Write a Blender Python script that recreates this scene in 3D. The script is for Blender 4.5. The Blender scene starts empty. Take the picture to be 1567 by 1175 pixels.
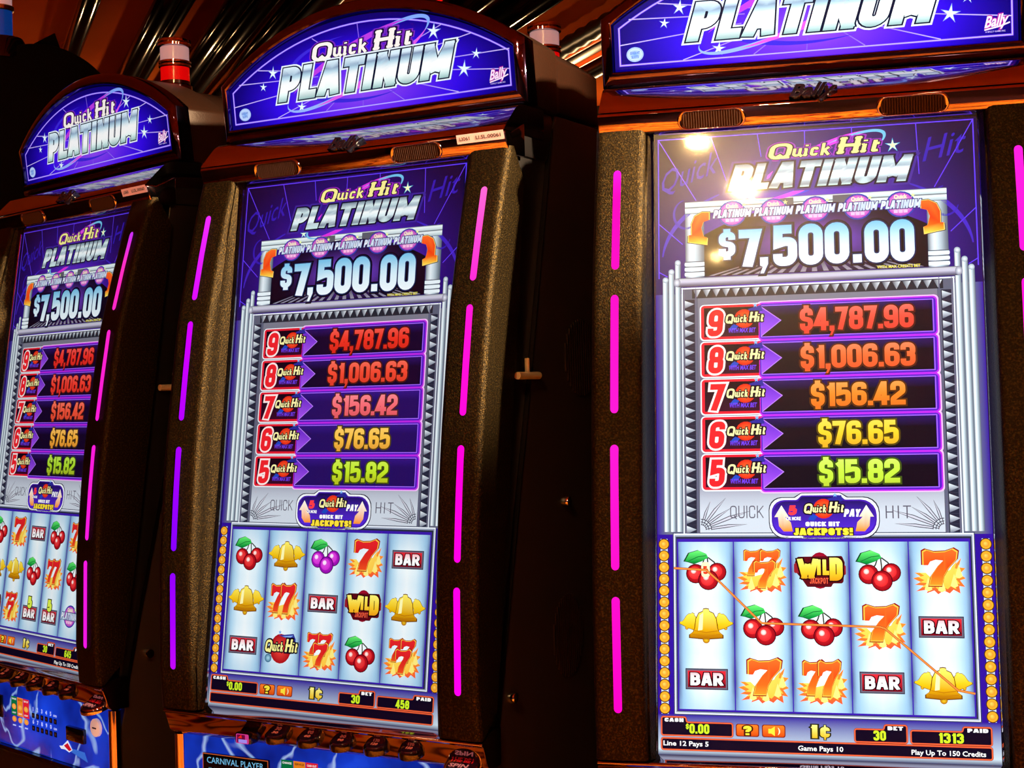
import bpy, bmesh, math, random
from mathutils import Vector, Matrix
random.seed(4)
R = math.radians
S = bpy.context.scene
COL = S.collection

# ------------------------------------------------------------------ camera
CAMZ = 1.45
roll, pitch = R(-1.55987), R(-0.19581)
cr, sr, cp, sp = math.cos(roll), math.sin(roll), math.cos(pitch), math.sin(pitch)
# rows of Rz(roll) @ Rx(pitch) in a (right, down, forward) frame
row0 = (cr, -sr*cp, sr*sp)
row1 = (sr, cr*cp, -cr*sp)
row2 = (0.0, sp, cp)
def lvl(v): return Vector((v[0], v[2], -v[1]))
right, up, back = lvl(row0), -lvl(row1), -lvl(row2)
cam_d = bpy.data.cameras.new('camera'); cam = bpy.data.objects.new('camera', cam_d); COL.objects.link(cam)
m = Matrix((right, up, back)).transposed().to_4x4(); m.translation = (0, 0, CAMZ); cam.matrix_world = m
cam_d.sensor_fit = 'HORIZONTAL'; cam_d.sensor_width = 36; cam_d.lens = 36*2222.72/1567
cam_d.clip_start = 0.05
S.camera = cam
# ------------------------------------------------------------------ world, exposure
W = bpy.data.worlds.new('world'); S.world = W; W.use_nodes = True
W.node_tree.nodes['Background'].inputs[0].default_value = (1.0, 0.55, 0.3, 1)
W.node_tree.nodes['Background'].inputs[1].default_value = 0.01
S.view_settings.view_transform = 'Standard'; S.view_settings.look = 'None'
S.view_settings.gamma = 1; S.view_settings.use_curve_mapping = False
S.view_settings.exposure = 0.0
CEIL = CAMZ + 1.25
LAMPS = [  # x, y, watts, radius of the lit disc, glow of the disc, beam angle
    (-0.45, -0.08, 20, .03, 1500, 58), (-0.43, -0.39, 26, .036, 2100, 58), (-0.67, -0.83, 20, .014, 1300, 62),
    (1.6, -1.2, 60, .05, 60, 84), (-2.0, -1.2, 60, .05, 60, 84), (0.5, -1.4, 60, .05, 60, 84),
    (-1.9, -2.2, 60, .05, 60, 84), (3.0, -1.4, 50, .05, 60, 84), (-3.6, -1.4, 60, .05, 60, 84), (-1.7, 0.5, 22, .04, 60, 58), (.55, .1, 22, .04, 60, 56)]
ADDED_SCONCE = 75  # power of the added ceiling uplights
ACCENT = ((1.25, .55), (-.43, 2.0, 1.62), 1700, 24)   # aimed downlight: place, target, watts, beam angle

# ------------------------------------------------------------------ helpers
def lin(c):
    c = c/255.0
    return c/12.92 if c <= .04045 else ((c+.055)/1.055)**2.4
def L3(c): return (lin(c[0]), lin(c[1]), lin(c[2]))
def mix(a, b, t):
    t = max(0, min(1, t)); return tuple(a[i]+(b[i]-a[i])*t for i in range(3))
def ramp(stops, t):
    if t <= stops[0][0]: return stops[0][1]
    for (a, ca), (b, cb) in zip(stops, stops[1:]):
        if t <= b: return mix(ca, cb, (t-a)/(b-a+1e-9))
    return stops[-1][1]
MATS = {}
def principled(name, col, rough=.5, metal=0., spec=.5, bump=None, noise=None, coat=0., emit=None):
    if name in MATS: return MATS[name]
    mt = bpy.data.materials.new(name); mt.use_nodes = True; nt = mt.node_tree; b = nt.nodes['Principled BSDF']
    b.inputs['Base Color'].default_value = (*L3(col), 1); b.inputs['Roughness'].default_value = rough
    b.inputs['Metallic'].default_value = metal; b.inputs['Specular IOR Level'].default_value = spec
    b.inputs['Coat Weight'].default_value = coat
    if emit:
        b.inputs['Emission Color'].default_value = (*L3(emit[0]), 1); b.inputs['Emission Strength'].default_value = emit[1]
    tc = nt.nodes.new('ShaderNodeTexCoord')
    if noise:   # (scale, second colour, lo, hi)
        n = nt.nodes.new('ShaderNodeTexNoise'); n.inputs['Scale'].default_value = noise[0]; n.inputs['Detail'].default_value = 3
        r = nt.nodes.new('ShaderNodeValToRGB'); r.color_ramp.elements[0].position = noise[2]; r.color_ramp.elements[1].position = noise[3]
        r.color_ramp.elements[0].color = (*L3(col), 1); r.color_ramp.elements[1].color = (*L3(noise[1]), 1)
        nt.links.new(tc.outputs['Object'], n.inputs['Vector']); nt.links.new(n.outputs['Fac'], r.inputs['Fac'])
        nt.links.new(r.outputs['Color'], b.inputs['Base Color'])
    if bump:    # (scale, strength, distance)
        n = nt.nodes.new('ShaderNodeTexNoise'); n.inputs['Scale'].default_value = bump[0]; n.inputs['Detail'].default_value = 0 if bump[0] < 50 else 2
        bp = nt.nodes.new('ShaderNodeBump'); bp.inputs['Strength'].default_value = bump[1]; bp.inputs['Distance'].default_value = bump[2]
        nt.links.new(tc.outputs['Object'], n.inputs['Vector']); nt.links.new(n.outputs['Fac'], bp.inputs['Height'])
        nt.links.new(bp.outputs['Normal'], b.inputs['Normal'])
    MATS[name] = mt; return mt
def glowing(name, strength, attr=True, col=(255, 255, 255)):
    if name in MATS: return MATS[name]
    mt = bpy.data.materials.new(name); mt.use_nodes = True; nt = mt.node_tree
    nt.nodes.remove(nt.nodes['Principled BSDF'])
    e = nt.nodes.new('ShaderNodeEmission'); e.inputs['Strength'].default_value = strength
    if attr:
        a = nt.nodes.new('ShaderNodeAttribute'); a.attribute_name = 'Col'
        nt.links.new(a.outputs['Color'], e.inputs['Color'])
    else: e.inputs['Color'].default_value = (*L3(col), 1)
    nt.links.new(e.outputs[0], nt.nodes['Material Output'].inputs[0])
    MATS[name] = mt; return mt
def pane_mat():
    if 'pane' in MATS: return MATS['pane']
    mt = bpy.data.materials.new('cover_glass'); mt.use_nodes = True; nt = mt.node_tree
    nt.nodes.remove(nt.nodes['Principled BSDF'])
    tr = nt.nodes.new('ShaderNodeBsdfTransparent')
    g1 = nt.nodes.new('ShaderNodeBsdfGlossy'); g1.inputs['Roughness'].default_value = .05
    g2 = nt.nodes.new('ShaderNodeBsdfGlossy'); g2.inputs['Roughness'].default_value = .26
    fr = nt.nodes.new('ShaderNodeFresnel'); fr.inputs['IOR'].default_value = 1.5
    mg = nt.nodes.new('ShaderNodeMixShader'); mg.inputs[0].default_value = .7
    mx = nt.nodes.new('ShaderNodeMixShader')
    nt.links.new(g1.outputs[0], mg.inputs[1]); nt.links.new(g2.outputs[0], mg.inputs[2])
    nt.links.new(fr.outputs[0], mx.inputs[0]); nt.links.new(tr.outputs[0], mx.inputs[1]); nt.links.new(mg.outputs[0], mx.inputs[2])
    nt.links.new(mx.outputs[0], nt.nodes['Material Output'].inputs[0])
    MATS['pane'] = mt; return mt

CHROME = principled('chrome', (172, 158, 174), .06, 1, bump=(9, .3, .012))
TCHROME = principled('violet_chrome', (100, 86, 132), .05, 1, bump=(7, .3, .012))
CHROME_FLAT = principled('mirror_chrome', (190, 188, 200), .05, 1)
DARKCHROME = principled('dark_chrome', (95, 88, 92), .12, 1)
PILLAR = principled('bronze_textured_plastic', (28, 22, 12), .48, .85, spec=.3, bump=(700, .5, .002), noise=(420, (66, 51, 23), .46, .76))
BLACK = principled('black_satin', (14, 12, 14), .38)
MAROON = principled('dark_cabinet_laminate', (26, 12, 10), .55)
GLOSSBLACK = principled('gloss_black', (8, 8, 16), .12, coat=.5)
BRONZE = principled('bronze_housing', (38, 20, 12), .36, .35, bump=(500, .25, .001))
EDGE = principled('door_edge_trim', (44, 36, 36), .4, 1)
MATTE = principled('matte_black', (6, 5, 6), .9, spec=.1)
GRILLE = principled('speaker_mesh', (50, 26, 14), .5, .6)
LABELW = principled('label_paper', (236, 205, 208), .6, emit=((236, 205, 208), .12))  # paper given a faint glow of its own
INK = principled('label_ink', (20, 14, 20), .6)
LENSW = principled('white_lens', (235, 200, 205), .25, emit=((235, 190, 195), .32))
LENSR = principled('red_lens', (225, 8, 10), .2, emit=((240, 6, 8), .55))
LENSB = principled('blue_lens', (10, 60, 170), .15, emit=((10, 70, 170), .35))
BRASS = principled('brass', (215, 165, 80), .2, 1)
GLASSBTN = principled('button_glass', (40, 16, 50), .12, coat=.6)

def mesh_obj(name, verts, faces, mat, parent=None, smooth=False, key=None, cols=None):
    me = bpy.data.meshes.new(name); me.from_pydata([tuple(v) for v in verts], [], [tuple(f) for f in faces]); me.update()
    if smooth:
        me.polygons.foreach_set('use_smooth', [True]*len(me.polygons))
    if cols:
        at = me.color_attributes.new('Col', 'FLOAT_COLOR', 'POINT')
        flat = []
        for c in cols: flat += [*L3(c), 1.0]
        at.data.foreach_set('color', flat)
    return link(name, me, mat, parent)
def link(name, me, mat, parent=None):
    o = bpy.data.objects.new(name, me); COL.objects.link(o); o.parent = parent
    if mat:
        if not me.materials: me.materials.append(mat)
        if me.materials[0] != mat:
            o.material_slots[0].link = 'OBJECT'; o.material_slots[0].material = mat
    return o
CACHE = {}
def cached(key, name, build, mat, parent):
    """build() -> object the first time; later times a new object sharing the mesh"""
    if key in CACHE: return link(name, CACHE[key], mat, parent)
    o = build(); CACHE[key] = o.data; return o
def recalc(o):
    bm = bmesh.new(); bm.from_mesh(o.data); bmesh.ops.recalc_face_normals(bm, faces=bm.faces); bm.to_mesh(o.data); bm.free(); return o
def bevelled(o, w, seg=2, ang=30, smooth=True):
    bm = bmesh.new(); bm.from_mesh(o.data); bmesh.ops.recalc_face_normals(bm, faces=bm.faces)
    es = [e for e in bm.edges if len(e.link_faces) == 2 and e.calc_face_angle(0) > R(ang)]
    bmesh.ops.bevel(bm, geom=es, offset=w, segments=seg, profile=.5, affect='EDGES', clamp_overlap=True)
    if smooth:
        for f in bm.faces: f.smooth = True
        for e in bm.edges:
            if len(e.link_faces) == 2 and e.calc_face_angle(0) > R(40): e.smooth = False
    bm.to_mesh(o.data); bm.free(); return o
def box_vf(x0, x1, y0, y1, z0, z1):
    v = [(x, y, z) for z in (z0, z1) for y in (y0, y1) for x in (x0, x1)]
    return v, [(0, 2, 3, 1), (4, 5, 7, 6), (0, 1, 5, 4), (2, 6, 7, 3), (0, 4, 6, 2), (1, 3, 7, 5)]
def box(name, b, mat, parent, bev=0):
    o = mesh_obj(name, *box_vf(*b), mat, parent)
    return bevelled(o, bev) if bev else o
def extrude_x(name, prof, x0, x1, mat, parent, bev=0):
    n = len(prof); v = [(x0, y, z) for y, z in prof]+[(x1, y, z) for y, z in prof]
    f = [tuple(range(n)), tuple(range(2*n-1, n-1, -1))]+[(i, (i+1) % n, n+(i+1) % n, n+i) for i in range(n)]
    o = mesh_obj(name, v, f, mat, parent); recalc(o)
    return bevelled(o, bev) if bev else o
def lathe(name, prof, centre, axis, mat, parent, n=24, smooth=True):
    """prof: (radius, height) along axis"""
    ax = Vector(axis).normalized(); q = ax.to_track_quat('Z', 'Y'); c = Vector(centre); v = []; f = []
    for r, h in prof:
        for k in range(n):
            a = 2*math.pi*k/n; v.append(c+q @ Vector((r*math.cos(a), r*math.sin(a), h)))
    for i in range(len(prof)-1):
        for k in range(n): f.append((i*n+k, i*n+(k+1) % n, (i+1)*n+(k+1) % n, (i+1)*n+k))
    f.append(tuple(range(n-1, -1, -1))); f.append(tuple((len(prof)-1)*n+k for k in range(n)))
    o = mesh_obj(name, v, f, mat, parent)
    bm = bmesh.new(); bm.from_mesh(o.data)
    for fc in bm.faces: fc.smooth = smooth
    for e in bm.edges:
        if len(e.link_faces) == 2 and e.calc_face_angle(0) > R(35): e.smooth = False
    bm.to_mesh(o.data); bm.free(); return o
def interp(tab, z):
    if z <= tab[0][0]: return tab[0][1]
    for (a, ya), (b, yb) in zip(tab, tab[1:]):
        if z <= b: return ya+(yb-ya)*(z-a)/(b-a)
    return tab[-1][1]

# ------------------------------------------------------------------ flat picture tool (lettering, screen graphics)
def fillet(pts, closed):
    """pts: (x, y, r) -> list of (x, y) with rounded corners"""
    out = []; n = len(pts)
    for i, p in enumerate(pts):
        x, y = p[0], p[1]; r = p[2] if len(p) > 2 else 0
        if r <= 0 or (not closed and i in (0, n-1)): out.append((x, y)); continue
        a = pts[(i-1) % n]; b = pts[(i+1) % n]
        va = Vector((a[0]-x, a[1]-y)); vb = Vector((b[0]-x, b[1]-y)); la, lb = va.length, vb.length
        if la < 1e-9 or lb < 1e-9: continue
        va /= la; vb /= lb; cs = max(-1, min(1, va.dot(vb))); ang = math.acos(cs)
        if ang > 3.1: out.append((x, y)); continue
        d = min(r/math.tan(ang/2), la*.499, lb*.499); rr = d*math.tan(ang/2)
        bis = (va+vb).normalized(); c = Vector((x, y))+bis*(rr/math.sin(ang/2))
        s = Vector((x, y))+va*d-c; e = Vector((x, y))+vb*d-c
        a0 = math.atan2(s.y, s.x); a1 = math.atan2(e.y, e.x); da = (a1-a0+math.pi) % (2*math.pi)-math.pi
        k = max(2, int(abs(da)/.28))
        for j in range(k+1):
            t = a0+da*j/k; out.append((c.x+rr*math.cos(t), c.y+rr*math.sin(t)))
    return out
def subdiv(pts, step, closed):
    out = []; n = len(pts)
    for i in range(n if closed else n-1):
        a, b = pts[i], pts[(i+1) % n]; d = math.hypot(b[0]-a[0], b[1]-a[1]); k = max(1, int(math.ceil(d/step)))
        for j in range(k): out.append((a[0]+(b[0]-a[0])*j/k, a[1]+(b[1]-a[1])*j/k))
    if not closed: out.append(pts[-1])
    return out
GL = {
 '0': (.56, [(1, [(0, 0, .2), (1, 0, .2), (1, 1, .2), (0, 1, .2)])]),
 '1': (.36, [(0, [(1, 0), (1, 1)]), (0, [(0, .8), (1, .94)])]),
 '2': (.56, [(0, [(0, .66), (0, 1, .2), (1, 1, .2), (1, .58, .1), (0, .2, .1), (0, 0), (1, 0)])]),
 '3': (.56, [(0, [(0, .74), (0, 1, .2), (1, 1, .2), (1, .54, .12), (.4, .52)]), (0, [(.4, .52), (1, .5, .12), (1, 0, .2), (0, 0, .2), (0, .26)])]),
 '4': (.58, [(0, [(.74, 0), (.74, 1)]), (0, [(.62, 1), (0, .24), (1, .24)])]),
 '5': (.56, [(0, [(.96, 1), (.04, 1), (.02, .56), (.5, .62, .05), (1, .6, .2), (1, 0, .2), (0, 0, .2), (0, .24)])]),
 '6': (.56, [(1, [(0, 0, .2), (1, 0, .2), (1, .56, .16), (0, .56, .16)]), (0, [(0, .3), (0, 1, .2), (1, 1, .2), (1, .76)])]),
 '7': (.5, [(0, [(0, 1), (1, 1), (.36, 0)])]),
 '8': (.56, [(1, [(0, 0, .18), (1, 0, .18), (1, .52, .14), (0, .52, .14)]), (1, [(.04, .52, .14), (.96, .52, .14), (.96, 1, .18), (.04, 1, .18)])]),
 '9': (.56, [(1, [(0, .44, .16), (1, .44, .16), (1, 1, .2), (0, 1, .2)]), (0, [(1, .7), (1, 0, .2), (0, 0, .2), (0, .24)])]),
 '$': (.52, [(0, [(1, .72), (1, 1, .2), (0, 1, .2), (0, .56, .16), (1, .46, .16), (1, 0, .2), (0, 0, .2), (0, .28)]), (0, [(.5, 1), (.5, 1.14)]), (0, [(.5, 0), (.5, -.14)])]),
 'A': (.62, [(0, [(0, 0), (.36, 1), (.64, 1), (1, 0)]), (0, [(.18, .26), (.82, .26)])]),
 'B': (.58, [(1, [(0, 0), (1, 0, .2), (1, .52, .14), (0, .52)]), (1, [(0, .52), (.94, .52, .14), (.94, 1, .2), (0, 1)])]),
 'C': (.56, [(0, [(1, .68), (1, 1, .22), (0, 1, .22), (0, 0, .22), (1, 0, .22), (1, .32)])]),
 'D': (.58, [(1, [(0, 0), (1, 0, .26), (1, 1, .26), (0, 1)])]),
 'E': (.48, [(0, [(1, 1), (0, 1), (0, 0), (1, 0)]), (0, [(0, .5), (.85, .5)])]),
 'F': (.48, [(0, [(1, 1), (0, 1), (0, 0)]), (0, [(0, .5), (.85, .5)])]),
 'G': (.58, [(0, [(1, .7), (1, 1, .22), (0, 1, .22), (0, 0, .22), (1, 0, .1), (1, .46), (.55, .46)])]),
 'H': (.58, [(0, [(0, 0), (0, 1)]), (0, [(1, 0), (1, 1)]), (0, [(0, .5), (1, .5)])]),
 'I': (.0, [(0, [(.5, 0), (.5, 1)])]),
 'J': (.46, [(0, [(1, 1), (1, 0, .2), (0, 0, .2), (0, .28)])]),
 'K': (.6, [(0, [(0, 0), (0, 1)]), (0, [(1, 1), (.1, .45)]), (0, [(.3, .56), (1, 0)])]),
 'L': (.48, [(0, [(0, 1), (0, 0), (1, 0)])]),
 'M': (.78, [(0, [(0, 0), (0, 1)]), (0, [(1, 0), (1, 1)]), (0, [(.04, 1), (.5, .12)]), (0, [(.96, 1), (.5, .12)])]),
 'N': (.6, [(0, [(0, 0), (0, 1)]), (0, [(1, 0), (1, 1)]), (0, [(.04, 1), (.96, 0)])]),
 'O': (.58, [(1, [(0, 0, .24), (1, 0, .24), (1, 1, .24), (0, 1, .24)])]),
 'P': (.56, [(0, [(0, 0), (0, 1), (1, 1, .22), (1, .42, .22), (0, .42)])]),
 'Q': (.6, [(1, [(0, 0, .24), (1, 0, .24), (1, 1, .24), (0, 1, .24)]), (0, [(.55, .25), (1.05, -.12)])]),
 'R': (.58, [(0, [(0, 0), (0, 1), (1, 1, .2), (1, .46, .2), (0, .46)]), (0, [(.5, .46), (1, 0)])]),
 'S': (.54, [(0, [(1, .72), (1, 1, .2), (0, 1, .2), (0, .56, .16), (1, .46, .16), (1, 0, .2), (0, 0, .2), (0, .28)])]),
 'T': (.58, [(0, [(0, 1), (1, 1)]), (0, [(.5, 0), (.5, 1)])]),
 'U': (.58, [(0, [(0, 1), (0, 0, .24), (1, 0, .24), (1, 1)])]),
 'V': (.58, [(0, [(0, 1), (.5, 0)]), (0, [(1, 1), (.5, 0)])]),
 'W': (.86, [(0, [(0, 1), (.26, 0)]), (0, [(.26, 0), (.5, .8)]), (0, [(.5, .8), (.74, 0)]), (0, [(.74, 0), (1, 1)])]),
 'X': (.58, [(0, [(0, 0), (1, 1)]), (0, [(1, 0), (0, 1)])]),
 'Y': (.56, [(0, [(0, 1), (.5, .45), (.5, 0)]), (0, [(1, 1), (.5, .45)])]),
 'Z': (.52, [(0, [(0, 1), (1, 1), (0, 0), (1, 0)])]),
 '?': (.5, [(0, [(0, .7), (0, 1, .2), (1, 1, .2), (1, .58, .15), (.5, .45, .05), (.5, .28)]), (0, [(.5, .0), (.5, .1)])]),
 '!': (.0, [(0, [(.5, .34), (.5, 1)]), (0, [(.5, 0), (.5, .14)])]),
 # bold slab lettering of the game title
 'q': (.8, [(1, [(0, 0, .3), (1, 0, .3), (1, 1, .3), (0, 1, .3)]), (0, [(.42, .22), (.7, -.02), (1.1, -.06)])]),
 'u': (.5, [(0, [(0, .66), (0, 0, .2), (1, .02, .2), (1, .66)]), (0, [(1, .1), (1.25, 0)]), (0, [(-.25, .66), (0, .66)]), (0, [(.75, .66), (1, .66)])]),
 'i': (.16, [(0, [(.5, 0), (.5, .66)]), (0, [(.5, .9), (.5, 1.02)]), (0, [(-.2, .64), (.5, .64)]), (0, [(-.2, .03), (1.2, .03)])]),
 'c': (.44, [(0, [(1, .5), (1, .66, .2), (0, .66, .25), (0, 0, .25), (1, 0, .2), (1, .14)])]),
 'k': (.5, [(0, [(0, 0), (0, 1)]), (0, [(1, .68), (.1, .3)]), (0, [(.35, .38), (1, 0)]), (0, [(-.3, 1), (0, 1)]), (0, [(-.25, 0), (.25, 0)])]),
 'h': (.72, [(0, [(.06, 0), (.06, 1)]), (0, [(.94, 0), (.94, 1)]), (0, [(0, .5), (1, .5)])]+[(0, [(x-.22, y), (x+.22, y)]) for x in (.06, .94) for y in (0, 1)]),
 't': (.34, [(0, [(.4, .95), (.4, 0, .14), (1, .02)]), (0, [(-.1, .66), (1, .66)])]),
}
class Pic:
    """flat coloured shapes on a plane; f(x, y, layer) gives the 3D point"""
    def __init__(s, f): s.f = f; s.v = []; s.c = []; s.fc = []
    def add(s, pts, col, layer):
        b = len(s.v)
        for x, y in pts:
            s.v.append(s.f(x, y, layer)); s.c.append(col(x, y) if callable(col) else col)
        return b
    def poly(s, pts, col, layer=0):
        b = s.add(pts, col, layer); s.fc.append(tuple(range(b, b+len(pts))))
    def rect(s, x0, y0, x1, y1, col, layer=0, r=0):
        p = [(x0, y0, r), (x1, y0, r), (x1, y1, r), (x0, y1, r)]
        s.poly(fillet(p, True) if r else [(a, b) for a, b, _ in p], col, layer)
    def grid(s, xs, ys, col, layer=0):
        b = s.add([(x, y) for y in ys for x in xs], col, layer); n = len(xs)
        for j in range(len(ys)-1):
            for i in range(n-1): s.fc.append((b+j*n+i, b+j*n+i+1, b+(j+1)*n+i+1, b+(j+1)*n+i))
    def disc(s, x, y, rx, ry, cin, cout, layer=0, n=20, hx=0, hy=0, rings=1):
        b = s.add([(x+hx*rx, y+hy*ry)], cin, layer)
        rg = [(x+rx*math.cos(2*math.pi*k/n), y+ry*math.sin(2*math.pi*k/n)) for k in range(n)]
        c = s.add(rg, cout, layer)
        for k in range(n): s.fc.append((b, c+k, c+(k+1) % n))
    def ring(s, x, y, rx, ry, w0, w1, col, layer, a0=0, a1=360, n=36):
        """arc of an ellipse with tapering width w0 -> w1 (middle) -> w0"""
        P = []; Q = []
        for k in range(n+1):
            t = k/n; a = R(a0+(a1-a0)*t); w = w0+(w1-w0)*math.sin(math.pi*t)
            P.append((x+(rx+w/2)*math.cos(a), y+(ry+w/2)*math.sin(a))); Q.append((x+(rx-w/2)*math.cos(a), y+(ry-w/2)*math.sin(a)))
        s.band(P, Q, col, layer)
    def band(s, P, Q, col, layer, closed=False):
        n = len(P); b = s.add(P, col, layer); c = s.add(Q, col, layer)
        for k in range(n if closed else n-1): s.fc.append((b+k, b+(k+1) % n, c+(k+1) % n, c+k))
    def stroke(s, pts, w, col, layer, closed=False, ext=0, sx=1.0, xf=None):
        """constant width line with mitred joins; sx widens it sideways; xf maps points afterwards"""
        pts = [p for i, p in enumerate(pts) if i == 0 or math.hypot(p[0]-pts[i-1][0], p[1]-pts[i-1][1]) > 1e-6]
        n = len(pts)
        if n < 2: return
        if ext and not closed:
            a, b = Vector(pts[0]), Vector(pts[1]); pts[0] = tuple(a-(b-a).normalized()*ext)
            a, b = Vector(pts[-1]), Vector(pts[-2]); pts[-1] = tuple(a-(b-a).normalized()*ext)
        P = []; Q = []
        for i in range(n):
            p = Vector(pts[i])
            d0 = (p-Vector(pts[i-1])).normalized() if (i > 0 or closed) else None
            d1 = (Vector(pts[(i+1) % n])-p).normalized() if (i < n-1 or closed) else None
            if d0 is None: d0 = d1
            if d1 is None: d1 = d0
            n0 = Vector((-d0.y, d0.x)); n1 = Vector((-d1.y, d1.x)); mm = n0+n1
            if mm.length < 1e-6: mm = n0
            mm.normalize(); k = 1/max(.42, mm.dot(n0)); o = mm*(w/2*k)
            P.append((p.x+o.x, p.y+o.y)); Q.append((p.x-o.x, p.y-o.y))
        if xf: P = [xf(*q) for q in P]; Q = [xf(*q) for q in Q]
        s.band(P, Q, col, layer, closed)
    def text(s, txt, x, y, h, w=None, weight=.24, shear=0., col=(255, 255, 255), layer=0, sx=1.0, gap=.1, grow=0., up=-1, align='l', sub=0, skew=0., serif=None):
        """stroke lettering; (x, y) = left baseline, h cap height, w total width; up = -1 when y grows downwards"""
        if w is None: w = 0
        # layout in units of cap height
        cur = 0; items = []
        for ch in txt:
            if ch == ' ': cur += .3+gap; continue
            if ch in '.,': wd = weight*sx*.95; items.append((ch, cur, wd)); cur += wd+gap; continue
            g = GL[ch]; wd = max(g[0], 0)*sx if g[0] > 0 else 0
            wd = max(wd, weight*sx); items.append((ch, cur, wd)); cur += wd+gap
        tot = cur-gap; k = (w/(tot*h)) if w else 1.0
        if not w: w = tot*h
        if align == 'c': x -= w/2
        def XF(px, py, lo=-9, hi=9):
            py = max(lo, min(hi, py)); return (x+(px+shear*py)*h*k, y+up*(py*h+skew*px*h*k))
        for ch, cx, wd in items:
            if ch in '.,':
                a = weight*.95; e = grow
                q = [(cx-e, -e), (cx+wd+e, -e), (cx+wd+e, a+e), (cx-e, a+e)]
                if ch == ',': q = [(cx-e, -.22-e), (cx+wd*.45+e, -.22-e), (cx+wd+e, .02), (cx+wd+e, a+e), (cx-e, a+e), (cx-e, -.02), (cx+wd*.35, -.05)]
                s.poly([XF(*p) for p in q], col, layer); continue
            g = GL[ch]; iw = weight
            for closed, path in g[1]:
                pts = []
                for p in path:
                    hw = weight/2
                    X = (cx+weight*sx/2+p[0]*(wd-weight*sx)) if wd > weight*sx*1.01 else cx+weight*sx*p[0]
                    Y = hw+p[1]*(1-weight)
                    pts.append((X/sx, Y, (p[2]*.8 if len(p) > 2 else 0)))
                ends = [(p[0], p[1]) for p in path]
                pl = fillet(pts, bool(closed))
                if not closed:   # run the open ends out to the cap height / baseline
                    pl = list(pl)
                    for e0, e1, idx in ((0, 1, ends[0]), (-1, -2, ends[-1])):
                        a, b = Vector(pl[e0]), Vector(pl[e1]); d = (a-b).normalized()
                        if abs(d.y) < .3 and idx[0] in (0, 1): pl[e0] = tuple(a+d*(weight/2))
                        elif idx[1] in (0, 1, 1.14, -.14) and abs(d.y) > .5: pl[e0] = tuple(a+d*(weight/2/abs(d.y)))
                if sub: pl = subdiv(pl, sub, bool(closed))
                wt = weight
                if serif and ch in 'uikh' and len(path) == 2 and path[0][1] == path[1][1] and path[0][1] != .5: wt = weight*serif
                s.stroke(pl, wt+2*grow, col, layer, bool(closed), grow if not closed else 0, xf=(lambda a, b: XF(a*sx, b, -grow, 1+grow)) if ch in 'AKMNVWXYZ147R' else (lambda a, b: XF(a*sx, b)))
    def font(s, txt, x, y, h, w=None, col=(255, 255, 255), layer=0, bold=0., shear=0., up=-1, align='l', skew=0.):
        cu = bpy.data.curves.new('tmp', 'FONT'); cu.body = txt; cu.size = 1; cu.resolution_u = 2; cu.offset = bold; cu.shear = shear
        ob = bpy.data.objects.new('tmp', cu); COL.objects.link(ob)
        dg = bpy.context.evaluated_depsgraph_get(); ev = ob.evaluated_get(dg); me = ev.to_mesh()
        vs = [(v.co.x, v.co.y) for v in me.vertices]; fs = [tuple(p.vertices) for p in me.polygons]
        ev.to_mesh_clear(); bpy.data.objects.remove(ob); bpy.data.curves.remove(cu)
        if not vs: return
        x0 = min(v[0] for v in vs); x1 = max(v[0] for v in vs); k = h/.69; kx = (w/(x1-x0)) if w else k
        W_ = (x1-x0)*kx
        if align == 'c': x -= W_/2
        b = s.add([(x+(a-x0)*kx, y+up*(c*k+skew*(a-x0)*kx)) for a, c in vs], col, layer)
        for f in fs: s.fc.append(tuple(b+i for i in f))
    def build(s, name, mat, parent):
        return mesh_obj(name, s.v, s.fc, mat, parent, cols=s.c)

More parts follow.
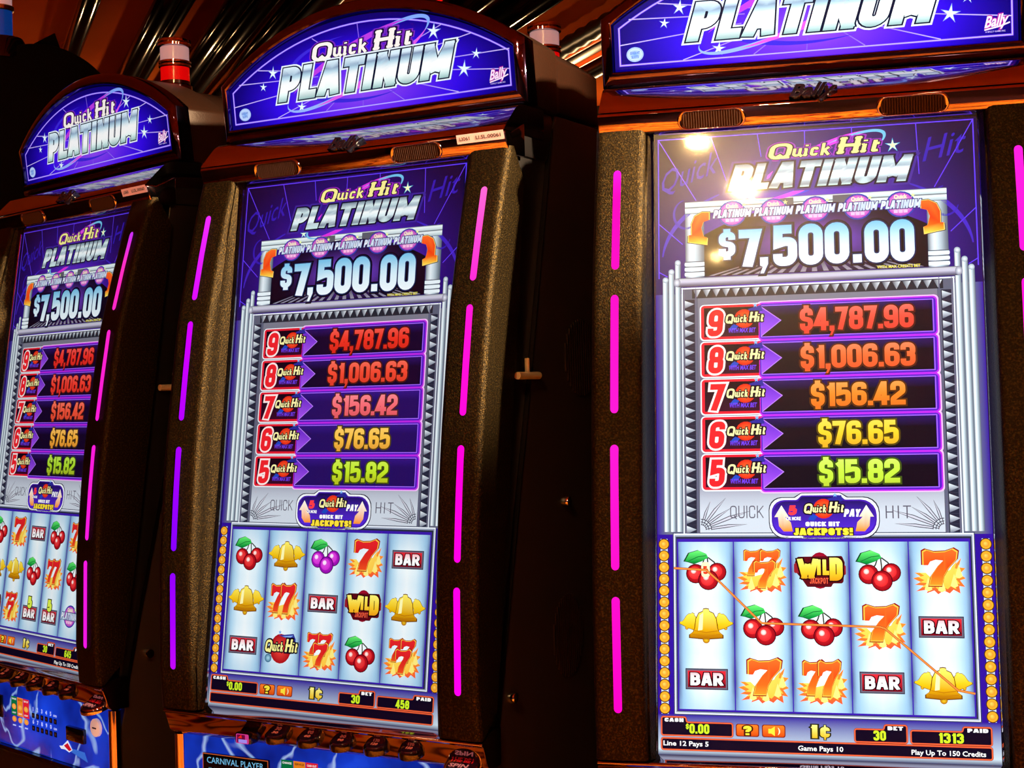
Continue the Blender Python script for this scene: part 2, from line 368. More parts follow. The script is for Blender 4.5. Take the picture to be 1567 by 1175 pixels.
# ------------------------------------------------------------------ setting
def setting():
    # carpet
    mt = bpy.data.materials.new('carpet'); mt.use_nodes = True; nt = mt.node_tree; b = nt.nodes['Principled BSDF']; b.inputs['Roughness'].default_value = .95
    b.inputs['Specular IOR Level'].default_value = .05
    tc = nt.nodes.new('ShaderNodeTexCoord'); nz = nt.nodes.new('ShaderNodeTexNoise'); nz.inputs['Scale'].default_value = 2.0; nz.inputs['Detail'].default_value = 0; nz.inputs['Distortion'].default_value = 1.2
    rp = nt.nodes.new('ShaderNodeValToRGB'); e = rp.color_ramp.elements
    cols = [(0, (40, 12, 8)), (.34, (60, 18, 10)), (.39, (200, 36, 12)), (.42, (250, 150, 40)), (.50, (240, 130, 30)), (.53, (70, 20, 10)), (.565, (60, 16, 10)), (.59, (245, 145, 40)), (.68, (235, 120, 30)), (.72, (60, 16, 10)), (1, (40, 12, 10))]
    e[0].position = 0; e[0].color = (*L3(cols[0][1]), 1); e[1].position = 1; e[1].color = (*L3(cols[-1][1]), 1)
    for p, c in cols[1:-1]:
        k = e.new(p); k.color = (*L3(c), 1)
    nt.links.new(tc.outputs['Object'], nz.inputs['Vector']); nt.links.new(nz.outputs['Fac'], rp.inputs['Fac']); nt.links.new(rp.outputs['Color'], b.inputs['Base Color'])
    X0, X1, Y0, Y1 = -7, 7, -2.7, 6.9
    o = box('floor', (X0, X1, Y0, Y1, -.05, 0), mt, None); o['kind'] = 'structure'
    cm = principled('ceiling_panel', (176, 84, 30), .8, spec=0.0, noise=(1.2, (156, 62, 24), .35, .7))
    ce = box('ceiling', (X0, X1, Y0, Y1, CEIL, CEIL+.05), cm, None); ce['kind'] = 'structure'
    wm = principled('wall_covering', (60, 24, 14), .6, noise=(2, (36, 12, 10), .4, .7))
    wd = principled('dark_wall_covering', (46, 16, 34), .5, noise=(1.6, (20, 8, 22), .4, .65))
    for nm, bb in (('wall_back', (X0, X1, Y1, Y1+.1, 0, CEIL)), ('wall_front', (X0, X1, Y0-.1, Y0, 0, CEIL)), ('wall_left', (X0-.1, X0, Y0, Y1, 0, CEIL)), ('wall_right', (X1, X1+.1, Y0, Y1, 0, CEIL))):
        w = box(nm, bb, wm if nm != 'wall_front' else wd, None); w['kind'] = 'structure'
    # polished tubes along the ceiling, parallel, running away to the left
    d = Vector((-.362, .932, 0)).normalized(); nrm = Vector((d.y, -d.x, 0))
    def at_ceiling(px, py, dz=.06):
        k = (CEIL-CAMZ-dz)
        dirn = right*((px-783.5)/2222.72)+up*(-(py-587.5)/2222.72)-back
        t = k/dirn.z; return Vector((dirn.x*t, dirn.y*t, CEIL-dz))
    tube_m = principled('polished_tube', (52, 38, 30), .12, 1, bump=(3, .12, .02)); dark_m = principled('dark_channel', (22, 12, 8), .35)
    def run(name, c, rad, mat, shape='tube', a=-2.4, bb=3.5, sq=1.0):
        base = Vector((c.x, c.y, 0)); off = nrm.dot(base); z = c.z
        n = 16; v = []; f = []
        P = nrm*off
        t0 = d.dot(base)
        ts = [t0+a, t0+bb]
        if shape == 'ribbed': ts = [t0+a+(bb-a)*k/120 for k in range(121)]
        for j, t in enumerate(ts):
            rr = rad*(1 if shape != 'ribbed' or j % 2 else .8)
            for k in range(n):
                an = 2*math.pi*k/n; v.append(P+d*t+nrm*(rr*math.cos(an))+Vector((0, 0, z+rr*sq*math.sin(an))))
        for j in range(len(ts)-1):
            for k in range(n): f.append((j*n+k, j*n+(k+1) % n, (j+1)*n+(k+1) % n, (j+1)*n+k))
        f += [tuple(range(n-1, -1, -1)), tuple((len(ts)-1)*n+k for k in range(n))]
        return mesh_obj(name, v, f, mat, ce, smooth=True)
    for px, py, rad, mat in ((245, 20, .034, tube_m), (272, 20, .026, tube_m), (352, 20, .034, tube_m), (388, 20, .036, tube_m), (438, 20, .03, tube_m), (470, 30, .04, dark_m), (640, 0, .04, tube_m),
                             (716, 0, .05, tube_m), (800, 0, .05, tube_m), (836, 6, .02, tube_m), (152, -40, .03, tube_m)):
        run('tube', at_ceiling(px, py), rad, mat)
    run('ribbed_tube', at_ceiling(952, 22), .034, dark_m, 'ribbed')
    amber = principled('amber_strip', (255, 90, 20), .3, emit=((255, 84, 14), .75))
    for px, py in ((898, 68), (914, 84)):
        run('amber_light_strip', at_ceiling(px, py, .03), .012, amber)
    run('dark_channel', at_ceiling(905, 77, .02), .036, dark_m, sq=.3)
    run('dark_channel', at_ceiling(930, 96, .03), .035, dark_m)
    # invented sconces, hidden behind the machines, added to brighten the ceiling
    wb = bpy.data.objects['wall_back']
    for x in (-5.0, -3.2, -1.4, .4, 2.2):
        sc = lathe('added_sconce', [(.02, -.1), (.09, 0), (.1, .05), (.092, .05), (.08, .0)], (x, Y1-.11, 1.8), (0, 0, 1), BRASS, wb, 20)
        l = bpy.data.lights.new('added_sconce_light', 'SPOT'); l.energy = ADDED_SCONCE; l.color = (1, .6, .27); l.shadow_soft_size = .05; l.spot_size = R(105); l.spot_blend = .8
        lo = bpy.data.objects.new('added_sconce_light', l); COL.objects.link(lo); lo.location = (x, Y1-.11, 1.86)
        lo.rotation_euler = (Vector((x, 5.1, CEIL))-lo.location).to_track_quat('-Z', 'Y').to_euler()
    # recessed downlights
    def fixture(x, y, w, r, g, beam):
        t = lathe('downlight_trim', [(r*1.15, 0), (r*1.6, 0), (r*1.6, -.008), (r*1.15, -.012)], (x, y, CEIL), (0, 0, 1), BRASS, ce, 20)
        lathe('downlight_lens', [(r*.8, 0), (r, -.002), (r, -.004), (r*.9, -.006)], (x, y, CEIL-.011), (0, 0, 1), glowing('lamp_disc_%d' % g, g, False, (255, 206, 128)), t, 20)
        l = bpy.data.lights.new('downlight', 'SPOT'); l.energy = w*10; l.color = (1, .72, .4); l.shadow_soft_size = r
        l.spot_size = R(beam); l.spot_blend = .5
        lo = bpy.data.objects.new('downlight', l); COL.objects.link(lo); lo.location = (x, y, CEIL-.025-r)
        return lo
    for a in LAMPS: fixture(*a)
    (ax, ay), tg, w, beam = ACCENT
    lo = fixture(ax, ay, w/10, .035, 60, beam); lo.data.spot_blend = .4
    lo.rotation_euler = (Vector(tg)-lo.location).to_track_quat('-Z', 'Y').to_euler()
setting()

# ------------------------------------------------------------------ slot machine
T = R(8.6904); ST, CT = math.sin(T), math.cos(T)
ZB = CAMZ-.4026           # height of the lower screen edge
def scr(x, v, layer):     # screen plane, millimetres, v downwards from the top line
    s = (700-v)/1000; d = layer*.00022+.0012
    return (x/1000, s*ST-CT*d, ZB+s*CT+ST*d)
def ysc(z): return z*math.tan(T)
def sgn(x, z, layer):     # topper panel plane, millimetres
    d = layer*.00022+.0006
    return (x/1000, .137-(z/1000-.767)*.1-d+.006, ZB+z/1000+.1*-d)

YF = [(-.012, -.02), (.045, -.0235), (.17, -.0195), (.2, -.0165), (.27, -.0095), (.338, -.001), (.373, .005), (.44, .0165), (.507, .029), (.536, .037), (.6, .055), (.655, .072), (.706, .09)]
YB = [(-.012, -.012), (.016, .021), (.161, .046), (.432, .088), (.667, .124), (.706, .1)]
def pillar(sg_, parent):
    zs = [-.012, -.006, 0, .016, .045, .08, .12, .161, .2, .24, .28, .32, .36, .4, .432, .47, .507, .54, .57, .6, .63, .655, .667, .69, .706]
    v = []; f = []
    for z in zs:
        yf = interp(YF, z); yb = interp(YB, z); ys = ysc(z); dd = ys-.003-yf; yb = max(yb, yf+.006)
        ring = [(.250, yb), (.250, yf+min(.008, (yb-yf)*.6)), (.2485, yf+.003), (.245, yf+.0004), (.240, yf), (.199, yf), (.194, yf+.001), (.1915, yf+.0035), (.1905, yf+.008),
                (.1885, yf+.3*dd), (.1895, yf+.38*dd), (.187, yf+.6*dd), (.1845, yf+.85*dd), (.183, ys-.003), (.183, ys+.012), (.235, max(ys+.012, yb))]
        v += [(sg_*x, y, ZB+z) for x, y in ring]
    n = 16
    for j in range(len(zs)-1):
        for k in range(n): f.append((j*n+k, j*n+(k+1) % n, (j+1)*n+(k+1) % n, (j+1)*n+k))
    f += [tuple(range(n-1, -1, -1)), tuple((len(zs)-1)*n+k for k in range(n))]
    o = mesh_obj('side_pillar', v, f, PILLAR, parent); recalc(o)
    bm = bmesh.new(); bm.from_mesh(o.data)
    for fc in bm.faces: fc.smooth = True
    for e in bm.edges:
        if len(e.link_faces) == 2 and e.calc_face_angle(0) > R(42): e.smooth = False
    bm.to_mesh(o.data); bm.free()
    return o
STRIPS = [(.655, .536), (.507, .372), (.337, .198), (.169, .041)]
def light_strip(sg_, zt, zb_, cfun, parent, mat):
    w = .0049; v = []; f = []; c = []; n = 14; xc = sg_*.2225
    zs = []
    for k in range(5): zs.append((zb_+w*(1-math.cos(R(90*k/4))), math.sin(R(90*k/4))))
    m_ = 8
    for k in range(1, m_): zs.append((zb_+w+(zt-zb_-2*w)*k/m_, 1))
    for k in range(4, -1, -1): zs.append((zt-w*(1-math.cos(R(90*k/4))), math.sin(R(90*k/4))))
    for z, kx in zs:
        yf = interp(YF, z); kx = max(kx, .05)
        for j in range(7):
            a = R(180*j/6); v.append((xc-w*kx*math.cos(a), yf+.0006-.0022*math.sin(a)*kx, ZB+z)); c.append(cfun(z))
    for i in range(len(zs)-1):
        for j in range(6): f.append((i*7+j, i*7+j+1, (i+1)*7+j+1, (i+1)*7+j))
    return mesh_obj('light_strip', v, f, mat, parent, smooth=True, cols=c)

def arch_pts(hw, zb_, zsh, ztop, n=28):
    """closed outline: bottom left, bottom right, right shoulder, arc, left shoulder"""
    sag = ztop-zsh; r = (hw*hw+sag*sag)/(2*sag); cz = ztop-r; a = math.asin(hw/r)
    p = [(-hw, zb_), (hw, zb_)]
    for k in range(n+1):
        t = a-2*a*k/n; p.append((r*math.sin(t), cz+r*math.cos(t)))
    return p
def arch_top(x, hw, zsh, ztop):
    sag = ztop-zsh; r = (hw*hw+sag*sag)/(2*sag); return ztop-r+math.sqrt(max(0, r*r-x*x))

# ---- palette of the printed graphics
WHT = (255, 255, 255); NAVY = (12, 6, 60); DKP = (24, 8, 70); PUR = (110, 40, 220); MAG = (230, 40, 230)
STEEL = (178, 196, 206); STEELD = (62, 70, 84); STEELL = (226, 240, 246)
PLAT = [(0, (205, 235, 235)), (.12, (120, 135, 150)), (.3, (225, 245, 250)), (.5, (250, 255, 255)), (.62, (150, 175, 190)), (.8, (225, 245, 245)), (1, (110, 130, 150))]
def star(p, x, y, r, col, layer, r2=.34, n=5, rot=-90):
    p.poly([(x+(r if k % 2 == 0 else r*r2)*math.cos(R(rot+180*k/n)), y+(r if k % 2 == 0 else r*r2)*math.sin(R(rot+180*k/n))) for k in range(2*n)], col, layer)
def quickhit(p, x, y, h, w, lay, fill, edge, up, gapw=.3, weight=.175, grow=.06, edge2=None, skew=0):
    """'Quick Hit' in bold slab italics"""
    parts = [('q', 1.3), ('uick', 1.0), ('h', 1.38), ('it', 1.12)]
    adv = [0, .225, .63, .85]; wid = [.205, .34, .2, .15]
    for g, c, l in ((grow*1.9, edge2, lay), (grow, edge, lay+1), (0, fill, lay+2)):
        if c is None: continue
        for (t, hh), a, b in zip(parts, adv, wid):
            yy = y-(.12*h*up if t == 'q' else 0)
            p.text(t, x+a*w, yy+up*skew*a*w, h*hh, b*w, weight, .2, c, l, 1.2, .2, g, up, serif=.6, skew=skew)
def platinum(p, x, y, h, w, lay, edge, up, shear=.28, weight=.25, edge2=None, stops=PLAT, skew=0, sub=.1, grow=.06):
    def fill(a, b):
        base = y+up*skew*(a-x); t = (b-base)*up/h; return ramp(stops, t)
    if edge2: p.text('PLATINUM', x, y, h, w, weight, shear, edge2, lay, 1.2, .07, grow*2.2, up, skew=skew)
    p.text('PLATINUM', x, y, h, w, weight, shear, edge, lay+1, 1.2, .07, grow, up, skew=skew)
    p.text('PLATINUM', x, y, h, w, weight, shear, fill, lay+2, 1.2, .07, 0, up, sub=sub, skew=skew)

# ---- topper picture
THW, TZB, TZS, TZT = 226.5, 792, 836, 903.5
def topper_bg():
    p = Pic(sgn); nx, ny = 48, 22; hw = 233; zb = 785
    xs = [-hw+2*hw*i/nx for i in range(nx+1)]
    def col(x, z):
        dx, dz = x/150, (z-815)/60; r = math.sqrt(dx*dx+dz*dz)
        c = ramp([(0, (150, 78, 246)), (.5, (106, 44, 240)), (1.0, (50, 10, 232)), (1.5, (14, 2, 120)), (2.2, (8, 2, 60))], r)
        return c
    for j in range(ny):
        for i in range(nx):
            q = []
            for a, bb in ((i, j), (i+1, j), (i+1, j+1), (i, j+1)):
                x = xs[a]; zt = arch_top(x, hw, 840, 913); q.append((x, zb+(zt-zb)*bb/ny))
            p.poly(q, col, 0)
    return p
def topper_lines():
    p = Pic(sgn); lc = (190, 170, 255)
    out = arch_pts(THW, TZB, TZS, TZT, 30)
    p.stroke(out, 2.6, (110, 60, 255), 1, True); p.stroke(out, 1.3, lc, 2, True)
    ends = [(-226, 816), (-214, 846), (-178, 862), (-80, 893), (-3, 903), (129, 882), (173, 865), (228, 838), (226, 813), (148, 793), (63, 793), (-4, 793), (-66, 793), (-150, 793)]
    for ex, ez in ends:
        cx, cz = 0, 838; d = Vector((ex-cx, ez-cz)); s = Vector((cx, cz))+d*.35
        p.stroke([tuple(s), (ex, ez)], 1.2, lambda x, z: mix((110, 60, 240), (205, 185, 255), math.hypot(x, z-838)/170), 2)
    return p
def topper_swoosh():
    p = Pic(sgn)
    p.ring(-5, 846, 118, 44, 0, 8, (60, 40, 220), 3, 100, 300, 40)
    # a slanted comet ring behind the title
    def tilt(cx, cz, rx, rz, ang, a0, a1, w, col, lay):
        P = []; Q = []
        for k in range(41):
            t = k/40; a = R(a0+(a1-a0)*t); ww = w*math.sin(math.pi*t)+.3
            for lst, s in ((P, 1), (Q, -1)):
                ex, ez = (rx+s*ww/2)*math.cos(a), (rz+s*ww/2)*math.sin(a)
                lst.append((cx+ex*math.cos(ang)-ez*math.sin(ang), cz+ex*math.sin(ang)+ez*math.cos(ang)))
        p.band(P, Q, col, lay)
    tilt(-10, 848, 128, 26, R(20), -30, 78, 6, (130, 170, 255), 4)
    tilt(-10, 848, 128, 26, R(20), 40, 150, 9, (190, 60, 230), 4.3)
    tilt(-10, 848, 128, 26, R(20), 170, 285, 5, (150, 180, 255), 4.6)
    tilt(-10, 848, 128, 26, R(20), 230, 340, 9, (225, 90, 235), 4.9)
    return p
TSTARS = ((-152, 855, 10), (-171, 838, 7), (-107, 803, 9), (117, 875, 12), (179, 838, 8), (159, 821, 12))
def topper_star(k):
    p = Pic(sgn); x, z, r = TSTARS[k]
    star(p, x, z, r, (150, 170, 255), 3, .3, rot=80); star(p, x, z, r*.75, (235, 255, 255), 4, .34, rot=80)
    return p
def topper_seal():
    p = Pic(sgn)
    p.disc(-208, 804, 10.5, 8.8, (190, 215, 255), (165, 190, 250), 3); p.disc(-208, 804, 8.8, 7.2, (120, 170, 240), (200, 220, 255), 4, 12)
    p.font('QUICK HIT', -208, 804.5, 3, 12, (40, 90, 200), 5, .02, up=1, align='c'); p.font('SLOTS', -208, 799.5, 3, 9, (40, 90, 200), 5, .02, up=1, align='c')
    return p
def topper_script():
    p = Pic(sgn)
    for l, b, c in ((4, .09, (170, 20, 150)), (5, .025, (255, 225, 250))):
        p.font('Bally', 196, 801.5, 12, 27, c, l, b, .35, up=1, skew=.12)
    p.stroke([(196, 799), (214, 802.5), (224, 806)], 1.6, (255, 225, 250), 5)
    p.font('A BALLY GAME INC', 197, 796, 1.8, 22, (210, 190, 250), 5, .01, up=1)
    return p

# ---- screen picture
def scr_bg():
    p = Pic(scr)
    def top(x, v):
        r = math.hypot(x/150, (v-150)/130)
        return ramp([(0, (120, 70, 230)), (.6, (84, 36, 190)), (1.0, (40, 14, 118)), (1.5, (16, 6, 52))], r)
    xs = [-182+364*i/28 for i in range(29)]
    p.grid(xs, [-3+190*j/14 for j in range(15)], top, 0)
    p.grid([-182, -170, 0, 170, 182], [187, 465], lambda x, v: (50, 14, 150) if abs(x) > 175 else (104, 108, 132), 0)
    p.grid([-182, 0, 182], [465, 664, 702, 709], lambda x, v: (46, 14, 150) if v < 665 else ((196, 214, 226) if v < 703 else (30, 22, 90)), 0)
    return p
def scr_rays():
    p = Pic(scr); c = (96, 60, 255)
    fr = [(-178, 0), (178, 0), (178, 168), (-178, 168)]
    p.stroke([(-178, 168), (-178, 0), (178, 0), (178, 168)], 1.3, c, 1)
    for a, b in (((-178, 0), (-134, 76)), ((178, 0), (134, 76)), ((-116, 0), (-96, 62)), ((116, 0), (118, 60)), ((-62, 0), (-58, 28)), ((-8, 0), (-8, 18)), ((45, 0), (45, 10)), ((-178, 102), (-150, 128)), ((178, 102), (150, 128)), ((-178, 160), (-168, 166)), ((178, 160), (168, 166))):
        p.stroke([a, b], 1.0, c, 1)
    # scroll ornament ghosted in the corners
    g = (48, 26, 176)
    p.font('Quick', -174, 66, 27, 66, g, 1, .0, .3, skew=.35); p.font('Hit', 122, 46, 27, 48, g, 1, .0, .3, skew=.2)
    for s in (-1, 1):
        p.ring(s*40, 150, 134, 92, 1.5, 5, (60, 34, 190), 1, 185 if s < 0 else 300, 240 if s < 0 else 355, 22)
        p.ring(s*146, 92, 14, 17, 1, 3, g, 1, 20, 260, 22)
    return p
def scr_title():
    p = Pic(scr)
    def tl(cx, cy, rx, ry, ang, a0, a1, w, col, lay):
        P = []; Q = []
        for k in range(31):
            t = k/30; a = R(a0+(a1-a0)*t); ww = w*math.sin(math.pi*t)+.2
            for lst, s in ((P, 1), (Q, -1)):
                ex, ey = (rx+s*ww/2)*math.cos(a), (ry+s*ww/2)*math.sin(a)
                lst.append((cx+ex*math.cos(ang)-ey*math.sin(ang), cy+ex*math.sin(ang)+ey*math.cos(ang)))
        p.band(P, Q, col, lay)
    A = R(-24)
    tl(6, 43, 82, 19, A, 200, 345, 7, (225, 50, 225), 2); tl(6, 43, 82, 19, A, -75, 40, 4, (110, 190, 235), 3)
    tl(6, 43, 82, 19, A, 20, 160, 8, (60, 60, 220), 2); tl(6, 43, 82, 19, A, 95, 150, 5, (225, 50, 225), 3); tl(6, 43, 82, 19, A, 135, 215, 3, (120, 190, 235), 3.5)
    star(p, 90, 24.4, 9, (90, 190, 235), 3, .3); star(p, 90, 24.4, 6.5, (250, 255, 190), 4, .32)
    star(p, -75, 73, 7, (90, 190, 235), 3, .3); star(p, -75, 73, 5, (240, 255, 220), 4, .32)
    quickhit(p, -51, 31, 14.2, 124, 5, (250, 240, 150), (24, 8, 60), -1, edge2=(150, 40, 190))
    platinum(p, -97, 67.5, 31, 200, 8, (16, 14, 44), -1, edge2=(60, 36, 150))
    return p
def arch_frame():
    p = Pic(scr)
    def cyl(x0, x1): return lambda x, v: ramp([(0, (92, 104, 118)), (.25, (240, 250, 255)), (.6, (190, 208, 218)), (1, (84, 96, 112))], (x-x0)/(x1-x0))
    for s in (-1, 1):
        a, b = sorted((s*147, s*125)); n = 6
        p.grid([a+(b-a)*i/n for i in range(n+1)], [92, 168], cyl(a, b), 1)
        for k, v0 in enumerate((150, 156, 162)): p.rect(a-1, v0, b+1, v0+4.4, (232, 244, 250), 2, 1.5); 
        for v0 in (149, 155, 161): p.rect(a-1, v0, b+1, v0+1, (70, 80, 96), 3)
        # little stepped organ pipes beside the columns
        for x0, v0 in ((156, 146.8), (163.5, 157.4), (170.5, 166.8)):
            x0 = s*x0; xa, xb = x0-3.4, x0+3.4
            p.grid([xa, xa+1.7, xa+3.4, xa+5.1, xb], [v0+3, 462], cyl(xa, xb), 1)
            p.disc(x0, v0+3, 3.4, 3.4, (230, 242, 248), (150, 166, 180), 1.4)
    # lintel
    bands = [(77.5, (70, 82, 96)), (79, (240, 250, 252)), (83.5, (196, 216, 220)), (84.5, (60, 70, 84)), (86, (236, 248, 250)), (91, (178, 200, 206)), (92, (54, 62, 78))]
    p.grid([-147, 0, 147], [b[0] for b in bands], lambda x, v: min(bands, key=lambda q: abs(q[0]-v))[1], 2)
    for s in (-1, 1): p.rect(min(s*52, s*22), 79, max(s*52, s*22), 91, (90, 92, 104), 3)
    # window
    out = arch_pts(125, -168, -118, -86, 24); out = [(x, -z) for x, z in out]
    p.poly(out, (14, 8, 34), 4)
    n = 24
    for i in range(n):
        x0, x1 = -123+246*i/n, -123+246*(i+1)/n
        def top(x): return -arch_top(x, 123, -118, -88)
        q = [(x0, 167), (x1, 167), (x1, top(x1)), (x0, top(x0))]
        # sheen
        vs = 8
        for j in range(vs):
            def vv(x, t): return 167+(top(x)-167)*t
            p.poly([(x0, vv(x0, j/vs)), (x1, vv(x1, j/vs)), (x1, vv(x1, (j+1)/vs)), (x0, vv(x0, (j+1)/vs))],
                   lambda x, v: ramp([(0, (170, 110, 240)), (.35, (96, 52, 170)), (.75, (30, 16, 60)), (1, (10, 6, 24))], math.hypot(x/118, (v-132)/46)), 5)
    for k in range(-9, 10):
        p.poly([(k*7-1.6, 152), (k*7+1.6, 152), (k*13+3, 167), (k*13-3, 167)], lambda x, v: mix((30, 20, 56), (150, 146, 170), (v-152)/15), 6)
    # ledge
    p.grid([-157, -60, 0, 60, 157], [168.5, 170, 173, 176, 179], lambda x, v: ramp([(0, (70, 74, 92)), (.2, (245, 245, 255)), (.55, (176, 172, 200)), (1, (50, 48, 70))], (v-168.5)/10.5), 7)
    for s in (-1, 1): p.disc(s*157, 173.7, 4, 5.2, (235, 238, 250), (120, 124, 146), 7.5)
    return p
def jackpot_amount():
    p = Pic(scr)
    def fill(x, v): return ramp([(0, (240, 250, 255)), (.45, (205, 236, 252)), (1, (120, 196, 236))], abs((v-142)/32))
    def fill(x, v): return ramp([(0, (110, 190, 232)), (.5, (214, 240, 252)), (1, (240, 250, 255))], (v-111)/48)
    for g, c, l in ((.1, (6, 4, 16), 9), (.045, (20, 36, 90), 10), (0, fill, 11)):
        p.text('$', -108, 146, 30, 19, .22, 0, c, l, 1.25, .1, g, sub=.25)
        p.text('7', -85, 159, 44.5, 25.5, .23, 0, c, l, 1.25, .1, g*.7, sub=.2)
        p.text(',', -61, 157, 46, 9, .2, 0, c, l, 1.1, .1, g*.7)
        p.text('500', -46, 159.5, 48, 85, .215, 0, c, l, 1.25, .05, g*.7, sub=.2)
        p.text('.', 43, 159.5, 48, 9.5, .21, 0, c, l, 1.1, .1, g*.7)
        p.text('00', 56, 160.5, 48.5, 54.5, .215, 0, c, l, 1.25, .05, g*.7, sub=.2)
    p.font('WITH MAX CREDITS BET', 69, 167.5, 3.2, 47, (240, 230, 90), 11, .02)
    return p
def mini_logo(p, x, v, w, lay):
    h = w*.2
    p.disc(x, v, w*.36, w*.34, (60, 60, 190), (40, 60, 170), lay, 20); p.disc(x, v, w*.32, w*.3, (250, 210, 240), (190, 60, 190), lay+1, 20)
    p.font('Quick', x-w*.16, v-h*.75, w*.1, w*.32, (250, 250, 190), lay+2, .03)
    for k in range(3): p.rect(x-w*.17+k*w*.12, v+h*.72, x-w*.08+k*w*.12, v+h*1.1, (250, 190, 230), lay+2)
    star(p, x+w*.3, v-h*1.1, w*.07, (240, 255, 160), lay+2)
    platinum(p, x-w*.5, v+h*.55, h*1.1, w*.96, lay+3, (40, 34, 110), -1, edge2=None, sub=0, stops=[(0, (190, 210, 235)), (.5, WHT), (1, (200, 215, 240))], grow=.09)
def jackpot_icons():
    p = Pic(scr)
    for k in range(5): mini_logo(p, -92+47.2*k, 94.5, 45, 9)
    return p
def scr_arrow(s):
    p = Pic(scr); cx, cv = s*129, 110
    def cw(x, y): return (cx+s*x, cv+y)
    shaft = [(-11, -18), (-2, -18.5), (7, -14), (11, -5), (11, 8), (14.5, 8), (15, 16), (-8, 20), (-8.5, 12), (-4, 10.5), (-1, 0), (-4, -7), (-11, -9)]
    q = [cw(x*.92, y) for x, y in shaft]; c = (sum(a for a, b in q)/len(q), sum(b for a, b in q)/len(q))
    p.poly([(c[0]+(a-c[0])*1.14, c[1]+(b-c[1])*1.08) for a, b in q], (40, 10, 10), 12)
    p.poly([(c[0]+(a-c[0])*1.08, c[1]+(b-c[1])*1.04) for a, b in q], (250, 220, 120), 13)
    p.poly(q, lambda x, v: ramp([(0, (255, 110, 40)), (.6, (240, 40, 16)), (.85, (255, 150, 30)), (1, (255, 225, 80))], (v-92)/38), 14)
    return p
def prize_frame():
    p = Pic(scr)
    p.rect(-151, 180, 151, 464, (92, 96, 116), 2)
    p.rect(-133, 193, 133, 464, lambda x, v: mix((122, 118, 140), (206, 210, 222), (v-400)/60 if v > 230 else (.35 if abs(x) > 100 else 0)), 3)
    p.grid([-133, -60, 0, 60, 133], [193, 260, 340, 410, 424, 440, 464], lambda x, v: ramp([(0, (122, 122, 138)), (.8, (94, 88, 114)), (1, (205, 214, 226))], (v-193)/240), 4)
    # toothed border
    def tooth(x, v, d):
        if d in 'lr':
            s = 1
            p.poly([(x-5, v-4.6), (x+6, v-.4), (x-5, v+4.6)], lambda a, b: mix((232, 242, 248), (84, 90, 116), (b-(v-4.6))/9.2), 6)
            p.poly([(x-6, v-5.6), (x+6.4, v-5.6), (x+6.4, v+5.6), (x-6, v+5.6)], (36, 38, 58), 5)
        else:
            p.poly([(x-4.6, v-4), (x+4.6, v-4), (x, v+5)], lambda a, b: mix((60, 66, 84), (224, 232, 240), (a-(x-4.6))/9.2), 6)
            p.poly([(x-5.6, v-4.6), (x+5.6, v-4.6), (x+5.6, v+6), (x-5.6, v+6)], (36, 38, 50), 5)
    for k in range(24):
        v = 200+11.3*k
        if v > 460: break
        tooth(-143, v, 'l'); tooth(143, v, 'r')
    for k in range(25): tooth(-134+11.17*k, 187, 't')
    for s in (-1, 1):
        for x, c in ((151, (232, 240, 250)), (135.3, (96, 96, 122)), (148.8, (100, 100, 124))): p.stroke([(s*x, 180), (s*x, 464)], 1.4, c, 7)
    p.stroke([(-152, 181), (152, 181)], 1.6, (236, 240, 250), 7)
    return p
def mini_quickhit(p, x, v, w, lay, edge=(20, 8, 30)):
    p.disc(x, v, w*.27, w*.26, (255, 110, 50), (225, 34, 20), lay, 18)
    p.poly([(x-w*.42, v+w*.28), (x-w*.3, v+w*.14), (x-w*.16, v+w*.2), (x-w*.26, v+w*.32)], (30, 70, 190), lay+.4)
    p.poly([(x+w*.1, v-w*.26), (x+w*.46, v-w*.36), (x+w*.5, v-w*.2), (x+w*.2, v-w*.14)], (40, 40, 150), lay+.4)
    star(p, x+w*.3, v-w*.36, w*.07, (120, 190, 255), lay+1)
    quickhit(p, x-w*.52, v+w*.1, w*.2, w*1.02, lay+1, (252, 244, 170), edge, -1, grow=.13, weight=.2)
AMTS = ['$4,787.96', '$1,006.63', '$156.42', '$76.65', '$15.82']
AMX = [(-17.5, 124.5), (-17.5, 125), (-7, 102.5), (0, 87), (0, 87)]
AMC = {3: [(246, 78, 60), (252, 104, 52), (255, 134, 40), (255, 206, 44), (196, 250, 66)],
       2: [(240, 50, 34), (246, 74, 50), (252, 110, 120), (255, 196, 70), (196, 236, 40)],
       1: [(245, 48, 40), (248, 60, 46), (250, 86, 60), (255, 180, 60), (176, 226, 46)]}
